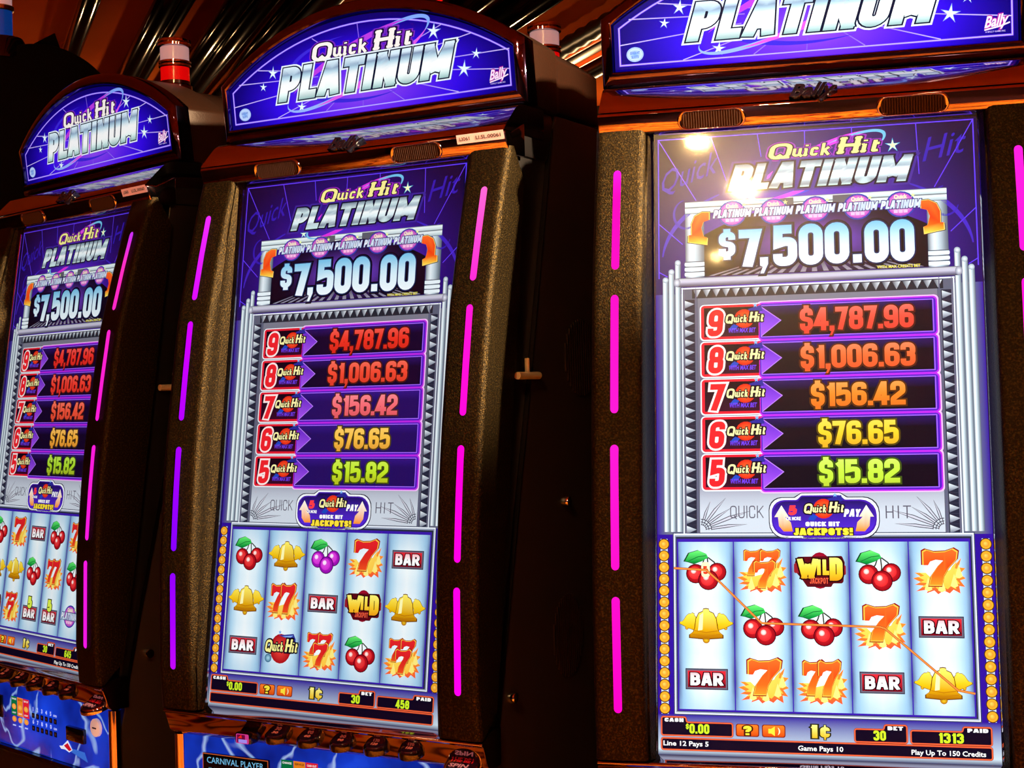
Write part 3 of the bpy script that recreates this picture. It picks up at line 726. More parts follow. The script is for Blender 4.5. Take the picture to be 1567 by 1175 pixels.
def prize_row(i, mc):
    p = Pic(scr); v0 = 203.2+43.2*i; v1 = v0+39
    # silver shield behind both fields
    p.rect(-131, v0-2, -56, v1+1.5, (236, 240, 248), 7, 5); p.rect(-66, v0-3.5, 134, v1+4.2, (250, 190, 255), 7, 5)
    p.rect(-64.5, v0-2.2, 132.6, v1+3.0, (186, 40, 226), 8, 5); p.rect(-129.5, v0-.8, -58, v1, (226, 30, 52), 8, 4)
    p.rect(-63, v0-.4, 131, v1+1.4, (84, 26, 190), 9, 4)
    dark = (10, 4, 24) if mc == 3 else ((16, 6, 42) if i < 2 else (36, 14, 96))
    if mc == 1: dark = (22, 6, 40)
    p.grid([-126, -95, -64], [v0+2, v0+18, v1-3], lambda x, v: mix((18, 4, 20), (60, 8, 40), (v-v0)/40), 9)
    p.grid([-60.5, -20, 40, 100, 127], [v0+2.4, v0+14, v0+26, v1-1.6], lambda x, v: mix(dark, (70, 30, 170), .6*max(0, 1-abs(v-v0)/9)), 10)
    p.stroke([(-61, v0+1.8), (128, v0+1.8), (128, v1-1), (-61, v1-1)], .9, (170, 110, 255), 11, True)
    p.poly([(-61, v0+3), (-61, v1-2), (-38.8, v0+19.5)], lambda x, v: mix((86, 30, 190), (170, 84, 240), (v-v0)/38), 12)
    p.stroke([(-61, v0+3), (-38.8, v0+19.5), (-61, v1-2)], .9, (190, 130, 255), 13)
    n = str(9-i)
    for g, c, l in ((.075, (255, 230, 230), 13), (0, (238, 34, 44), 14)): p.text(n, -122.5, v1-3.5, 31, 17, .215, .12, c, l, 1.2, .1, g)
    mini_quickhit(p, -80, v0+16, 42, 13)
    p.font('WITH MAX BET', -98, v0+32, 5, 31, (110, 60, 230), 14, .03, .2)
    c = AMC[mc][i]; x, w = AMX[i]
    def fill(a, b): return ramp([(0, mix(c, (255, 255, 255), .18)), (.5, c), (1, mix(c, (120, 0, 0), .18))], (b-(v0+6))/27)
    dk = mix(c, (0, 0, 0), .68)
    for g, cc, l in ((.07, dk, 13), (0, fill, 14)): p.text(AMTS[i], x, v0+33, 26.5, w, .205, 0, cc, l, 1.3, .05, g, sub=.3)
    return p
def pay_badge():
    p = Pic(scr)
    # sunbursts and deco words
    for s in (-1, 1):
        cx, cv = s*132, 460
        for a, r, b in ((8, 52, 5), (24, 60, 5), (40, 44, 5), (56, 50, 5), (74, 38, 5)):
            e = (cx-s*r*math.cos(R(a)), cv-r*math.sin(R(a))*.86); q = R(a+b); q2 = R(a-b)
            P = [(cx-s*12*math.cos(q), cv-12*math.sin(q)), (cx-s*r*.6*math.cos(R(a+4)), cv-r*.6*math.sin(R(a+4))*.9), e, (cx-s*r*.55*math.cos(R(a-2)), cv-r*.55*math.sin(R(a-2))*.9), (cx-s*12*math.cos(q2), cv-12*math.sin(q2))]
            p.poly(P, (206, 208, 222), 7); p.stroke(P, .8, (52, 48, 66), 8)
        for r in (12, 9, 6): p.ring(cx, cv, r, r, .9, .9, (60, 58, 76), 8, 180 if s > 0 else 270, 270 if s > 0 else 360, 10)
        for k in range(5): a = R(9+18*k); p.stroke([(cx-s*6*math.cos(a), cv-6*math.sin(a)), (cx-s*12*math.cos(a), cv-12*math.sin(a))], .8, (60, 58, 76), 8)
    p.text('QUICK', -99, 447, 14, 37, .09, 0, (92, 88, 104), 8, 1, .16); p.text('HIT', 70.5, 448, 14, 27, .09, 0, (92, 88, 104), 8, 1, .3)
    def blob(g): return fillet([(-54-g, 426-g, 24+g), (-26-g, 426-g, 3), (-20, 421-g, 3), (22, 421-g, 3), (28+g, 426-g, 3), (62+g, 426-g, 24+g), (62+g, 468+g, 24+g), (26, 468+g, 6), (22, 470+g, 4), (-16, 470+g, 4), (-20, 468+g, 6), (-54-g, 468+g, 24+g)], True)
    p.poly(blob(2.2), (40, 42, 60), 9); p.poly(blob(1.2), (244, 248, 255), 10); p.poly(blob(-1), (70, 26, 170), 11)
    p.poly(blob(-2.6), lambda x, v: mix((20, 10, 70), (84, 40, 214), (v-421)/36), 12)
    for s in (-1, 1):
        q = [(4+s*(34), 462), (4+s*36, 452), (4+s*42, 446), (4+s*38, 446), (4+s*46, 433), (4+s*54, 446), (4+s*50, 446), (4+s*49, 456), (4+s*44, 462)]
        p.poly(q, lambda x, v: ramp([(0, (255, 250, 240)), (.5, (255, 220, 190)), (1, (255, 140, 30))], (v-433)/29), 13)
    p.text('5', -35, 444, 11, 9, .27, .15, (255, 60, 70), 14, 1.2, .1); p.font('OR MORE', -37, 449.5, 3.6, 16, WHT, 14, .04)
    mini_quickhit(p, 4, 437, 42, 14)
    p.text('PAY', 25.5, 446, 8.5, 17, .26, .2, WHT, 14, 1.2, .1); p.text('QUICK HIT', -16, 456.4, 5, 37, .28, 0, WHT, 14, 1.4, .12)
    for g, c, l in ((.09, (20, 8, 20), 14), (0, (255, 226, 60), 15)): p.text('JACKPOTS!', -29, 466.3, 8, 64, .3, 0, c, l, 1.4, .09, g)
    return p
RX = [-158.3, -95.8, -33, 30, 93.2, 156.8]
RV0, RV1 = 473.5, 658
def reel_frame():
    p = Pic(scr)
    p.rect(-164, 463, 163, 664.5, (60, 66, 90), 6); 
    for a, c in ((0, (232, 240, 250)), (1.7, (150, 160, 182)), (3.6, (40, 44, 66)), (6.4, (214, 222, 236)), (7.6, (36, 26, 96))):
        p.rect(-163+a*.7, 464+a, 162-a*.7, 663.5-a*.75, c, 7+int(a))
    p.rect(RX[0]-1, RV0-3.5, RX[5]+1, RV1+2, (58, 26, 170), 15)
    for s in (-1, 1):
        p.rect(min(s*170, s*178), 470, max(s*170, s*178), 664, (206, 218, 232), 6)
    return p
def reel_strip(k):
    p = Pic(scr); x0, x1 = RX[k]+.6, RX[k+1]-.6; n = 14
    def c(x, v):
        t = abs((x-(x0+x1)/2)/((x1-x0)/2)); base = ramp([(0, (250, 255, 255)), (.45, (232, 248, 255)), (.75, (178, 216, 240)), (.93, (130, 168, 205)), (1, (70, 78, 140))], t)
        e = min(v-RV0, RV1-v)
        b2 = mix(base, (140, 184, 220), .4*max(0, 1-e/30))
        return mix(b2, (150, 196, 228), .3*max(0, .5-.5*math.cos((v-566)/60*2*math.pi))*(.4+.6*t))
    p.grid([x0+(x1-x0)*i/n for i in range(n+1)], [RV0+(RV1-RV0)*j/18 for j in range(19)], c, 16)
    return p
def coin(x, v):
    p = Pic(scr)
    p.disc(x, v, 6.4, 6.4, (90, 50, 10), (70, 40, 10), 12, 16); p.disc(x, v, 5.4, 5.4, (255, 196, 70), (240, 160, 30), 13, 16); p.disc(x, v, 3.4, 3.4, (255, 214, 96), (226, 140, 24), 14, 14, -.3, -.3)
    return p
# reel symbols, drawn about the origin in millimetres (y down) and shifted
class Sub:
    def __init__(s, p, x, y, k=1.): s.p, s.x, s.y, s.k = p, x, y, k
    def m(s, pts): return [(s.x+a*s.k, s.y+b*s.k) for a, b in pts]
    def poly(s, pts, c, l): s.p.poly(s.m(pts), c if not callable(c) else (lambda x, v: c((x-s.x)/s.k, (v-s.y)/s.k)), l)
    def stroke(s, pts, w, c, l, closed=False): s.p.stroke(s.m(pts), w*s.k, c, l, closed)
    def disc(s, x, y, rx, ry, a, b, l, n=20, hx=0, hy=0): s.p.disc(s.x+x*s.k, s.y+y*s.k, rx*s.k, ry*s.k, a, b, l, n, hx, hy)
def sym_cherry(p, x, y, tone='red', five=False):
    q = Sub(p, x, y, 1.0); L = 18
    hi, mid, dk, ed = ((255, 170, 160), (226, 34, 40), (150, 6, 24), (70, 0, 16)) if tone == 'red' else ((255, 190, 255), (214, 40, 214), (140, 10, 170), (70, 0, 90))
    for a, b in (((-1, -14), (-9, 1)), ((2, -14), (1, 8)), ((3, -14), (13, -4))): q.stroke([(a[0], a[1]), ((a[0]+b[0])/2+1.5, (a[1]+b[1])/2), b], 1.5, (60, 60, 50), L)
    leaf = [(-23, -10), (-18, -19), (-8, -22), (1, -18), (3, -14), (-4, -10), (-12, -7), (-18, -9)]
    q.poly([(a*1.08-.1, b*1.06+.9) for a, b in leaf], (10, 70, 30), L+1); q.poly(leaf, lambda a, b: ramp([(0, (120, 240, 120)), (.6, (20, 190, 70)), (1, (0, 120, 50))], (b+22)/15), L+2)
    q.stroke([(-19, -10), (-8, -15), (1, -16)], .8, (10, 110, 50), L+3)
    for cx, cy, r, L in ((13, 2, 9.4, 18), (-11, 4, 10, 19), (3, 11, 10.4, 22)):
        q.disc(cx, cy, r+.9, r+.9, ed, ed, L+3); q.disc(cx, cy, r, r, mid, dk, L+4, 22); q.disc(cx-1, cy-1, r*.72, r*.72, mix(mid, hi, .35), mid, L+5, 16, -.25, -.3); q.disc(cx-2.4, cy-3, r*.3, r*.3, WHT, hi, L+6, 12)
    L = 22
    if five:
        p.rect(x-4.5, y-9, x+5, y+8, (250, 236, 190), L+7, 3.5); p.text('5', x-2.4, y+4.5, 9, 5.6, .26, 0, (226, 60, 30), L+8, 1.2, .1)
def bell_shape(s, cx, cy, ang=0):
    pr = [(0, -17), (3, -16.5), (3.6, -14), (8, -12), (11, -6), (12.4, 4), (14, 8), (18, 11), (18, 14.5), (0, 16)]
    pts = pr+[(-a, b) for a, b in reversed(pr)][1:-1]
    ca, sa = math.cos(ang), math.sin(ang)
    return [(cx+(a*ca-b*sa)*s, cy+(a*sa+b*ca)*s) for a, b in pts]
def sym_bell(p, x, y):
    q = Sub(p, x, y); L = 18
    gold = lambda a, b: ramp([(0, (255, 240, 110)), (.5, (246, 200, 20)), (.8, (214, 150, 10)), (1, (170, 100, 6))], (b+16)/32)
    for cx, cy, s, an, l in ((-18, -4, .52, R(24), L), (18, -4, .52, R(-24), L), (0, 0, 1, 0, L+3)):
        pts = bell_shape(s, cx, cy, an); c = (cx, cy)
        q.disc(cx-(math.sin(an)*17*s), cy+17*s*math.cos(an), 4*s, 4*s, (250, 205, 40), (170, 100, 10), l)
        q.poly([(c[0]+(a-c[0])*1.07, c[1]+(b-c[1])*1.06) for a, b in pts], (110, 60, 6), l); q.poly(pts, gold, l+1)
        if s == 1:
            q.poly([(-7, -10), (-3, -13), (-4, 6), (-9, 7)], (255, 250, 180), l+2); q.stroke([(-13, 7), (0, 9), (13, 7)], .9, (190, 120, 10), l+2); q.stroke([(-15.5, 11), (0, 13), (15.5, 11)], .9, (190, 120, 10), l+2)
SEV = [(-15, -17), (-12, -19), (-5, -16.5), (4, -17), (11, -20), (15, -17), (14, -9), (7, 0), (3, 8), (1, 18), (-10, 18), (-8, 8), (-2, -2), (3, -8), (-4, -9), (-9, -7), (-11, -3), (-15, -3)]
def flames(q, l, sc=1.0):
    for outer, c in ((1.0, lambda a, b: ramp([(0, (255, 120, 60)), (.5, (250, 150, 40)), (1, (250, 90, 50))], (b+20)/44)), (.8, lambda a, b: ramp([(0, (255, 170, 60)), (.5, (255, 220, 90)), (1, (255, 190, 60))], (b+20)/44))):
        pts = []
        tips = [(-26, 2, -20, 6), (-28, 8, -20, 12), (-26, 15, -16, 16), (-25, 22, -12, 20), (-14, 24, -6, 21), (-2, 25, 4, 21), (10, 24, 14, 20), (21, 24, 20, 16), (26, 17, 21, 10), (27, 8, 21, 3), (27, -3, 20, -4), (23, -14, 16, -6), (14, -2, 8, 0), (4, 4, -4, 6), (-12, 8, -18, 2)]
        for a, b, c2, d in tips: pts += [(a*outer, (b-2)*outer+2), (c2*outer, (d-2)*outer+2)]
        q.poly(pts, c, l+(0 if outer == 1 else 1))
    for cx, cy in ((-12, 16), (2, 17), (15, 12), (20, 2)): q.poly([(cx-4, cy+4), (cx, cy-9), (cx+4, cy+4), (cx, cy+6)], (255, 236, 130), l+2)
def one_seven(p, x, y, kx, ky, l, tone):
    pts = [(x+a*kx, y+b*ky) for a, b in SEV]; c = (x, y)
    a0, a1, a2 = tone
    p.poly([(c[0]+(a-c[0])*1.16, c[1]+(b-c[1])*1.12) for a, b in pts], (150, 20, 20), l); p.poly([(c[0]+(a-c[0])*1.08, c[1]+(b-c[1])*1.06) for a, b in pts], (255, 196, 70), l+1)
    p.poly(pts, lambda u, v: ramp([(0, a0), (.5, a1), (1, a2)], (v-(y-19*ky))/(37*ky)), l+2)
def sym_seven(p, x, y, n, mc):
    q = Sub(p, x, y, 1.0); L = 18; tone = ((250, 110, 40), (236, 70, 20), (250, 150, 40)) if mc == 3 else ((232, 36, 44), (214, 28, 30), (240, 80, 30))
    flames(q, L)
    if n == 1: one_seven(p, x+1, y-3, 1.15, 1.0, L+3, tone)
    elif n == 2: one_seven(p, x-9, y-3, .72, .95, L+3, tone); one_seven(p, x+8, y-3, .76, .98, L+6, tone)
    else:
        one_seven(p, x-9, y-8, .66, .72, L+3, tone); one_seven(p, x+9, y-8, .68, .72, L+6, tone); one_seven(p, x+3, y+5, .74, .76, L+9, tone)
def sym_bar(p, x, y, five=False):
    L = 18; dy = 6 if five else 0
    p.rect(x-23.5, y-11.5+dy, x+23.5, y+11.5+dy, (40, 26, 46), L); p.rect(x-22.6, y-10.6+dy, x+22.6, y+10.6+dy, (104, 100, 120), L+1); p.rect(x-21, y-9+dy, x+21, y+9+dy, lambda a, b: mix((230, 40, 54), (120, 4, 24), (b-(y+dy)+9)/18), L+2)
    for g, c, l in ((.07, (40, 0, 16), L+3), (0, lambda a, b: mix((255, 190, 196), WHT, (b-(y+dy)+7)/7), L+4)): p.text('BAR', x-18, y+7+dy, 14, 36, .22, 0, c, l, 1.25, .1, g, sub=.3)
    if five:
        for g, c, l in ((.08, (30, 40, 10), L+5), (0, (226, 244, 80), L+6)): p.text('5', x-6, y-2, 18, 13, .28, 0, c, l, 1.2, .1, g)
def sym_wild(p, x, y):
    L = 18
    p.disc(x, y, 13, 20, (190, 20, 60), (150, 10, 40), L)
    out = fillet([(x-27, y-9, 2), (x-24, y-15, 2), (x+24, y-16, 2), (x+27, y-9, 2), (x+25, y+14, 3), (x+14, y+14, 2), (x+12, y+18, 2), (x-14, y+18, 2), (x-18, y+12, 2), (x-25, y+3, 3)], True)
    p.poly(out, (90, 8, 22), L+1)
    p.rect(x-28, y-8, x-22, y+3, (150, 26, 40), L+2, 2); p.rect(x+22, y-6, x+28, y+5, (150, 26, 40), L+2, 2)
    for g, c, l in ((.07, (40, 4, 10), L+3), (0, lambda a, b: ramp([(0, (255, 246, 120)), (.6, (250, 200, 40)), (1, (240, 150, 20))], (b-y+12)/24), L+4)):
        p.text('W', x-24, y+9, 22, 22, .24, 0, c, l, 1.2, .1, g, sub=.3); p.text('IL', x-3, y+5, 17, 13, .27, 0, c, l, 1.3, .18, g, sub=.3); p.text('D', x+10.5, y+11, 25, 14, .27, 0, c, l, 1.2, .1, g, sub=.3)
    p.text('JACKPOT', x-11, y+14.5, 6.5, 20, .2, 0, (240, 90, 60), L+5, 1, .12)
def sym_quickhit(p, x, y):
    L = 18
    p.disc(x, y+1, 17, 19, (250, 70, 60), (170, 8, 24), L); p.poly([(x-4, y-16), (x+20, y-19), (x+24, y-12), (x+22, y+2), (x+12, y-12)], (44, 50, 150), L+1); p.poly([(x+2, y-15), (x+20, y-17), (x+14, y-13)], (130, 170, 240), L+2)
    p.disc(x-19, y+14, 5.5, 5.5, (170, 220, 240), (30, 90, 130), L+1); star(p, x-2, y-20, 3, (100, 160, 240), L+2)
    quickhit(p, x-25, y+4.5, 12, 52, L+3, (252, 244, 150), (20, 10, 30), -1, grow=.13, weight=.2)
def sym_platinum(p, x, y): mini_logo(p, x, y, 50, 18)
REELS = {3: [['cherry5', 'seven3', 'wild', 'cherry', 'seven1'], ['bell', 'cherry', 'cherry', 'seven1', 'bar'], ['bar', 'seven1', 'seven2', 'bar', 'bell']],
         2: [['cherry', 'bell', 'cherryp', 'seven1', 'bar'], ['bell', 'seven2', 'bar', 'wild', 'bell'], ['bar', 'quickhit', 'seven3', 'cherry', 'seven3']],
         1: [['cherry', 'seven1', 'bar', 'cherry', 'seven2'], ['bell', 'bell', 'cherry', 'seven2', 'cherry'], ['wild', 'seven3', 'bar5', 'bar5', 'platinum']]}
def draw_symbol(p, kind, x, y, mc):
    if kind.startswith('cherry'): sym_cherry(p, x, y, 'purple' if kind.endswith('p') else 'red', kind.endswith('5'))
    elif kind == 'bell': sym_bell(p, x, y)
    elif kind.startswith('seven'): sym_seven(p, x, y, int(kind[-1]), mc)
    elif kind.startswith('bar'): sym_bar(p, x, y, kind.endswith('5'))
    elif kind == 'wild': sym_wild(p, x, y)
    elif kind == 'quickhit': sym_quickhit(p, x, y)
    else: sym_platinum(p, x, y)
def meters(mc):
    p = Pic(scr); OR = (240, 100, 60); DK = (14, 6, 30)
    def tabbox(pts):
        q = fillet([(a, b, 2.2) for a, b in pts], True)
        p.poly(q, DK, 7); p.stroke(q, 2.0, (120, 20, 10), 8, True); p.stroke(q, 1.3, OR, 9, True)
    tabbox([(-178, 667), (-151, 667), (-150, 672.5), (-99.5, 672.5), (-99.5, 687), (-178, 687)])
    tabbox([(31.5, 674.5), (62, 674.5), (63, 669.5), (86, 669.5), (86, 688), (31.5, 688)])
    tabbox([(90, 674.5), (143, 674.5), (144, 669.5), (172.5, 669.5), (172.5, 688), (90, 688)])
    tabbox([(-178, 690), (172.5, 690), (172.5, 702.5), (-178, 702.5)])
    p.text('CASH', -174.5, 672.3, 4, 21, .26, 0, WHT, 10, 1.3, .14); p.text('BET', 66, 674.8, 4, 16, .26, 0, WHT, 10, 1.3, .14); p.text('PAID', 148, 674.8, 4, 21, .26, 0, WHT, 10, 1.3, .14)
    GR = (206, 240, 40)
    p.text('$', -151, 679.5, 5, 3.4, .22, 0, GR, 10, 1.1, .1); p.text('0.00', -147, 684.5, 10.5, 22, .22, 0, GR, 10, 1.1, .08)
    p.text('30', 51, 686, 10.5, 13, .22, 0, GR, 10, 1.1, .08); p.text({3: '1313', 2: '458', 1: '645'}[mc], 118, 686.6, 10.5, 26 if mc == 3 else 20, .22, 0, GR, 10, 1.1, .08)
    if mc == 3:
        p.font('Line 12 Pays 5', -176, 698, 5, 50, WHT, 10, .02); p.font('Game Pays 10', -29, 699, 5, 48, WHT, 10, .02)
    if mc != 2: p.font('Play Up To 150 Credits', 90, 699.5, 5, 76, WHT, 10, .02)
    for x, kind in ((-96, '?'), (-67.6, 's')):
        p.rect(x, 672.6, x+25.4, 686.2, (120, 20, 8), 8, 2.5); p.rect(x+1, 673.4, x+24.4, 685.4, lambda a, b: mix((255, 130, 40), (214, 70, 14), (b-673)/13), 9, 2)
        if kind == '?':
            for g, c, l in ((.1, (70, 20, 10), 10), (0, (250, 226, 60), 11)): p.text('?', x+12.7, 684.4, 10, 9, .24, 0, c, l, 1.2, .1, g, align='c')
        else:
            p.poly([(x+7, 677), (x+10, 677), (x+14, 674.4), (x+14, 684.6), (x+10, 682), (x+7, 682)], (250, 226, 60), 11)
            p.ring(x+14, 679.5, 5, 5, .3, 1.4, (250, 240, 200), 11, -50, 50, 10)
    for g, c, l in ((.09, (40, 40, 20), 8), (0, lambda a, b: mix((255, 250, 150), (230, 180, 30), (b-671)/15), 9)):
        p.text('1', -16, 685.5, 14, 8, .26, 0, c, l, 1.2, .1, g, sub=.4); p.text('C', -5, 684.5, 11, 10, .26, 0, c, l, 1.2, .1, g, sub=.4); p.stroke([(0, 671.5-g*8), (0, 687+g*8)], 1.8+g*20, c, l)
    return p
def pay_line():
    p = Pic(scr); pts = [(-162, 503), (-126, 505), (-110, 519), (-66, 562.5), (-64, 563), (61, 565.5), (66, 567), (139.7, 631), (157, 634)]
    p.stroke(pts, 2.6, (150, 70, 30), 40); p.stroke(pts, 1.6, (250, 140, 60), 41)
    return p

def screen_parts(mach, mc, glow):
    scrn = cached('screen', 'screen', lambda: box_screen(mach), GLOSSBLACK, mach)
    pieces = [('background_picture', 'bg', scr_bg), ('ray_lines', 'rays', scr_rays), ('jackpot_arch', 'archf', arch_frame), ('title_lettering', 'title', scr_title), ('jackpot_amount', 'jam', jackpot_amount), ('platinum_icons', 'jic', jackpot_icons),
              ('prize_frame', 'pframe', prize_frame), ('pay_badge', 'badge', pay_badge), ('reel_frame', 'rf', reel_frame)]
    for nm, key, fn in pieces: cached(key, nm, lambda: fn().build(nm, glow, scrn), glow, scrn)
    for s in (-1, 1): cached(('arrow', s), 'red_arrow', lambda: scr_arrow(s).build('red_arrow', glow, scrn), glow, scrn)
    for i in range(5): prize_row(i, mc).build('prize_row', glow, scrn)
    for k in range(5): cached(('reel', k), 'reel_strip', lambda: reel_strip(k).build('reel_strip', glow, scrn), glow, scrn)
    for s in (-1, 1):
        for k in range(15):
            cached(('coin', s, k), 'coin', lambda: coin(s*174, 476+13*k).build('coin', glow, scrn), glow, scrn)
    for r in range(3):
        for k in range(5):
            p = Pic(scr); draw_symbol(p, REELS[mc][r][k], (RX[k]+RX[k+1])/2, 505+60*r, mc); p.build('reel_symbol', glow, scrn)
    meters(mc).build('credit_meters', glow, scrn)
    if mc == 3: pay_line().build('pay_line', glow, scrn)
    # cover glass
    def glass():
        d = 50; return mesh_obj('cover_glass', [scr(-182, 709, d), scr(182, 709, d), scr(182, -4, d), scr(-182, -4, d)], [(0, 1, 2, 3)], pane_mat(), scrn)
    cached('glass', 'cover_glass', glass, pane_mat(), scrn)
    return scrn
def box_screen(mach):
    f = [scr(-183, 712, -2), scr(183, 712, -2), scr(183, -6, -2), scr(-183, -6, -2)]
    b = [(x, y+.02, z) for x, y, z in f]
    return mesh_obj('screen', f+b, [(0, 1, 2, 3), (7, 6, 5, 4), (0, 4, 5, 1), (1, 5, 6, 2), (2, 6, 7, 3), (3, 7, 4, 0)], GLOSSBLACK, mach)

def topper(mach, glow):
    # chrome frame : lofted loops
    def build():
        loops = [(arch_pts(.2495, .767, .849, .934, 40), .03), (arch_pts(.2495, .767, .849, .934, 40), .0085), (arch_pts(.2485, .768, .8485, .933, 40), .0066), (arch_pts(.245, .7715, .846, .929, 40), .0036),
                 (arch_pts(.24, .778, .843, .922, 40), .0008), (arch_pts(.2375, .781, .8415, .919, 40), 0), (arch_pts(.2355, .7835, .8408, .9165, 40), .0012), (arch_pts(.2345, .7845, .8405, .9155, 40), .0035), (arch_pts(.2325, .7865, .8395, .913, 40), .008)]
        v = []; f = []; n = len(loops[0][0])
        for pts, dy in loops: v += [(x, .137-(z-.767)*.1+dy, ZB+z) for x, z in pts]
        for j in range(len(loops)-1):
            for k in range(n): f.append((j*n+k, j*n+(k+1) % n, (j+1)*n+(k+1) % n, (j+1)*n+k))
        o = mesh_obj('topper_frame', v, f, TCHROME, mach); recalc(o)
        bm = bmesh.new(); bm.from_mesh(o.data)
        for fc in bm.faces: fc.smooth = True
        for e in bm.edges:
            if len(e.link_faces) == 2 and e.calc_face_angle(0) > R(35): e.smooth = False
        bm.to_mesh(o.data); bm.free(); return o
    cached('tframe', 'topper_frame', build, TCHROME, mach)
    def panel():
        pts = arch_pts(.2335, .785, .84, .914, 30); n = len(pts)
        v = [(x, .137-(z-.767)*.1+.008, ZB+z) for x, z in pts]+[(x, .16, ZB+z) for x, z in pts]
        return mesh_obj('topper_panel', v, [tuple(range(n)), tuple(range(2*n-1, n-1, -1))]+[(k, (k+1) % n, n+(k+1) % n, n+k) for k in range(n)], BLACK, mach)
    pn = cached('tpanel', 'topper_panel', panel, BLACK, mach)
    for nm, key, fn in (('backlit_picture', 'tbg', topper_bg), ('grid_lines', 'tln', topper_lines), ('comet_ring', 'tsw', topper_swoosh), ('round_seal', 'tse', topper_seal), ('maker_script', 'tsc', topper_script)):
        cached(key, nm, lambda: fn().build(nm, glow, pn), glow, pn)
    for k in range(6): cached(('tst', k), 'star', lambda: topper_star(k).build('star', glow, pn), glow, pn)
    def words():
        p = Pic(sgn)
        quickhit(p, -84, 863, 18.5, 164, 6, (255, 245, 240), (26, 6, 60), 1, edge2=(120, 40, 190))
        return p.build('quick_hit_lettering', glow, pn)
    def plat():
        p = Pic(sgn)
        platinum(p, -146, 813.5, 45.5, 281, 9, (14, 20, 50), 1, shear=.3, edge2=(235, 245, 255), stops=[(0, (150, 190, 190)), (.16, (225, 250, 248)), (.3, WHT), (.55, WHT), (.68, (190, 225, 240)), (.84, (120, 140, 175)), (.9, (220, 240, 255)), (1, (225, 245, 255))], grow=.035)
        return p.build('platinum_lettering', glow, pn)
    cached('tw', 'quick_hit_lettering', words, glow, pn); cached('tp', 'platinum_lettering', plat, glow, pn)
    def glass():
        pts = arch_pts(.2325, .7865, .8395, .913, 30)
        return mesh_obj('cover_glass', [(x, .137-(z-.767)*.1+.001, ZB+z) for x, z in pts], [tuple(range(len(pts)))], pane_mat(), pn)
    cached('tg', 'cover_glass', glass, pane_mat(), pn)
    # bronze housing behind the arch
    def house():
        secs = [(.142, arch_pts(.2475, .768, .847, .932, 28)), (.225, arch_pts(.2475, .764, .847, .932, 28)), (.236, arch_pts(.243, .768, .843, .928, 28)), (.25, arch_pts(.24, .77, .841, .925, 28)), (.37, arch_pts(.238, .77, .838, .922, 28))]
        v = []; f = []; n = len(secs[0][1])
        for y, pts in secs: v += [(x, y, ZB+z) for x, z in pts]
        for j in range(len(secs)-1):
            for k in range(n): f.append((j*n+k, j*n+(k+1) % n, (j+1)*n+(k+1) % n, (j+1)*n+k))
        f += [tuple(range(n)), tuple(range(len(v)-1, len(v)-n-1, -1))]
        o = mesh_obj('topper_housing', v, f, BRONZE, mach); recalc(o); return bevelled(o, .003, 2, 40)
    cached('thouse', 'topper_housing', house, BRONZE, mach)

def tower_light(parent, x, y, z, low, nm='tower_light'):
    b = lathe(nm, [(.029, 0), (.029, .014), (.026, .017), (.026, .0225)], (x, y, z), (0, 0, 1), DARKCHROME, parent, 28)
    lathe('lower_lens', [(.0245, .0225), (.0245, .047)], (x, y, z), (0, 0, 1), low, b, 28)
    lathe('metal_ring', [(.0255, .046), (.0275, .0475), (.0275, .051), (.026, .0525), (.0275, .054), (.0275, .057), (.0245, .0585)], (x, y, z), (0, 0, 1), CHROME_FLAT, b, 28)
    lathe('upper_lens', [(.0245, .058), (.0245, .082)], (x, y, z), (0, 0, 1), LENSW, b, 28)
    lathe('metal_cap', [(.0255, .081), (.0285, .083), (.0285, .087), (.0265, .0885), (.0285, .09), (.028, .094), (.022, .096)], (x, y, z), (0, 0, 1), CHROME_FLAT, b, 28)
    return b

PANELM = None
def lightning_mat():
    if 'lightning' in MATS: return MATS['lightning']
    mt = bpy.data.materials.new('lightning_print'); mt.use_nodes = True; nt = mt.node_tree; b = nt.nodes['Principled BSDF']
    b.inputs['Roughness'].default_value = .12
    tc = nt.nodes.new('ShaderNodeTexCoord'); n1 = nt.nodes.new('ShaderNodeTexNoise'); n1.inputs['Scale'].default_value = 9; n1.inputs['Detail'].default_value = 3
    n2 = nt.nodes.new('ShaderNodeTexNoise'); n2.inputs['Scale'].default_value = 7; n2.inputs['Detail'].default_value = 3; n2.inputs['Distortion'].default_value = 1.2
    r2 = nt.nodes.new('ShaderNodeValToRGB'); e = r2.color_ramp.elements
    e[0].position = .478; e[0].color = (0, 0, 0, 1); e[1].position = .522; e[1].color = (0, 0, 0, 1); k = e.new(.5); k.color = (1, 1, 1, 1)
    r1 = nt.nodes.new('ShaderNodeValToRGB'); e = r1.color_ramp.elements
    e[0].position = .3; e[0].color = (*L3((4, 4, 100)), 1); e[1].position = .75; e[1].color = (*L3((20, 70, 245)), 1)
    mx = nt.nodes.new('ShaderNodeMix'); mx.data_type = 'RGBA'; mx.inputs['B'].default_value = (*L3((130, 185, 255)), 1)
    for n in (n1, n2): nt.links.new(tc.outputs['Object'], n.inputs['Vector'])
    nt.links.new(n1.outputs['Fac'], r1.inputs['Fac']); nt.links.new(n2.outputs['Fac'], r2.inputs['Fac'])
    nt.links.new(r1.outputs['Color'], mx.inputs['A']); nt.links.new(r2.outputs['Color'], mx.inputs['Factor'])
    nt.links.new(mx.outputs['Result'], b.inputs['Base Color']); nt.links.new(mx.outputs['Result'], b.inputs['Emission Color']); b.inputs['Emission Strength'].default_value = .75
    MATS['lightning'] = mt; return mt

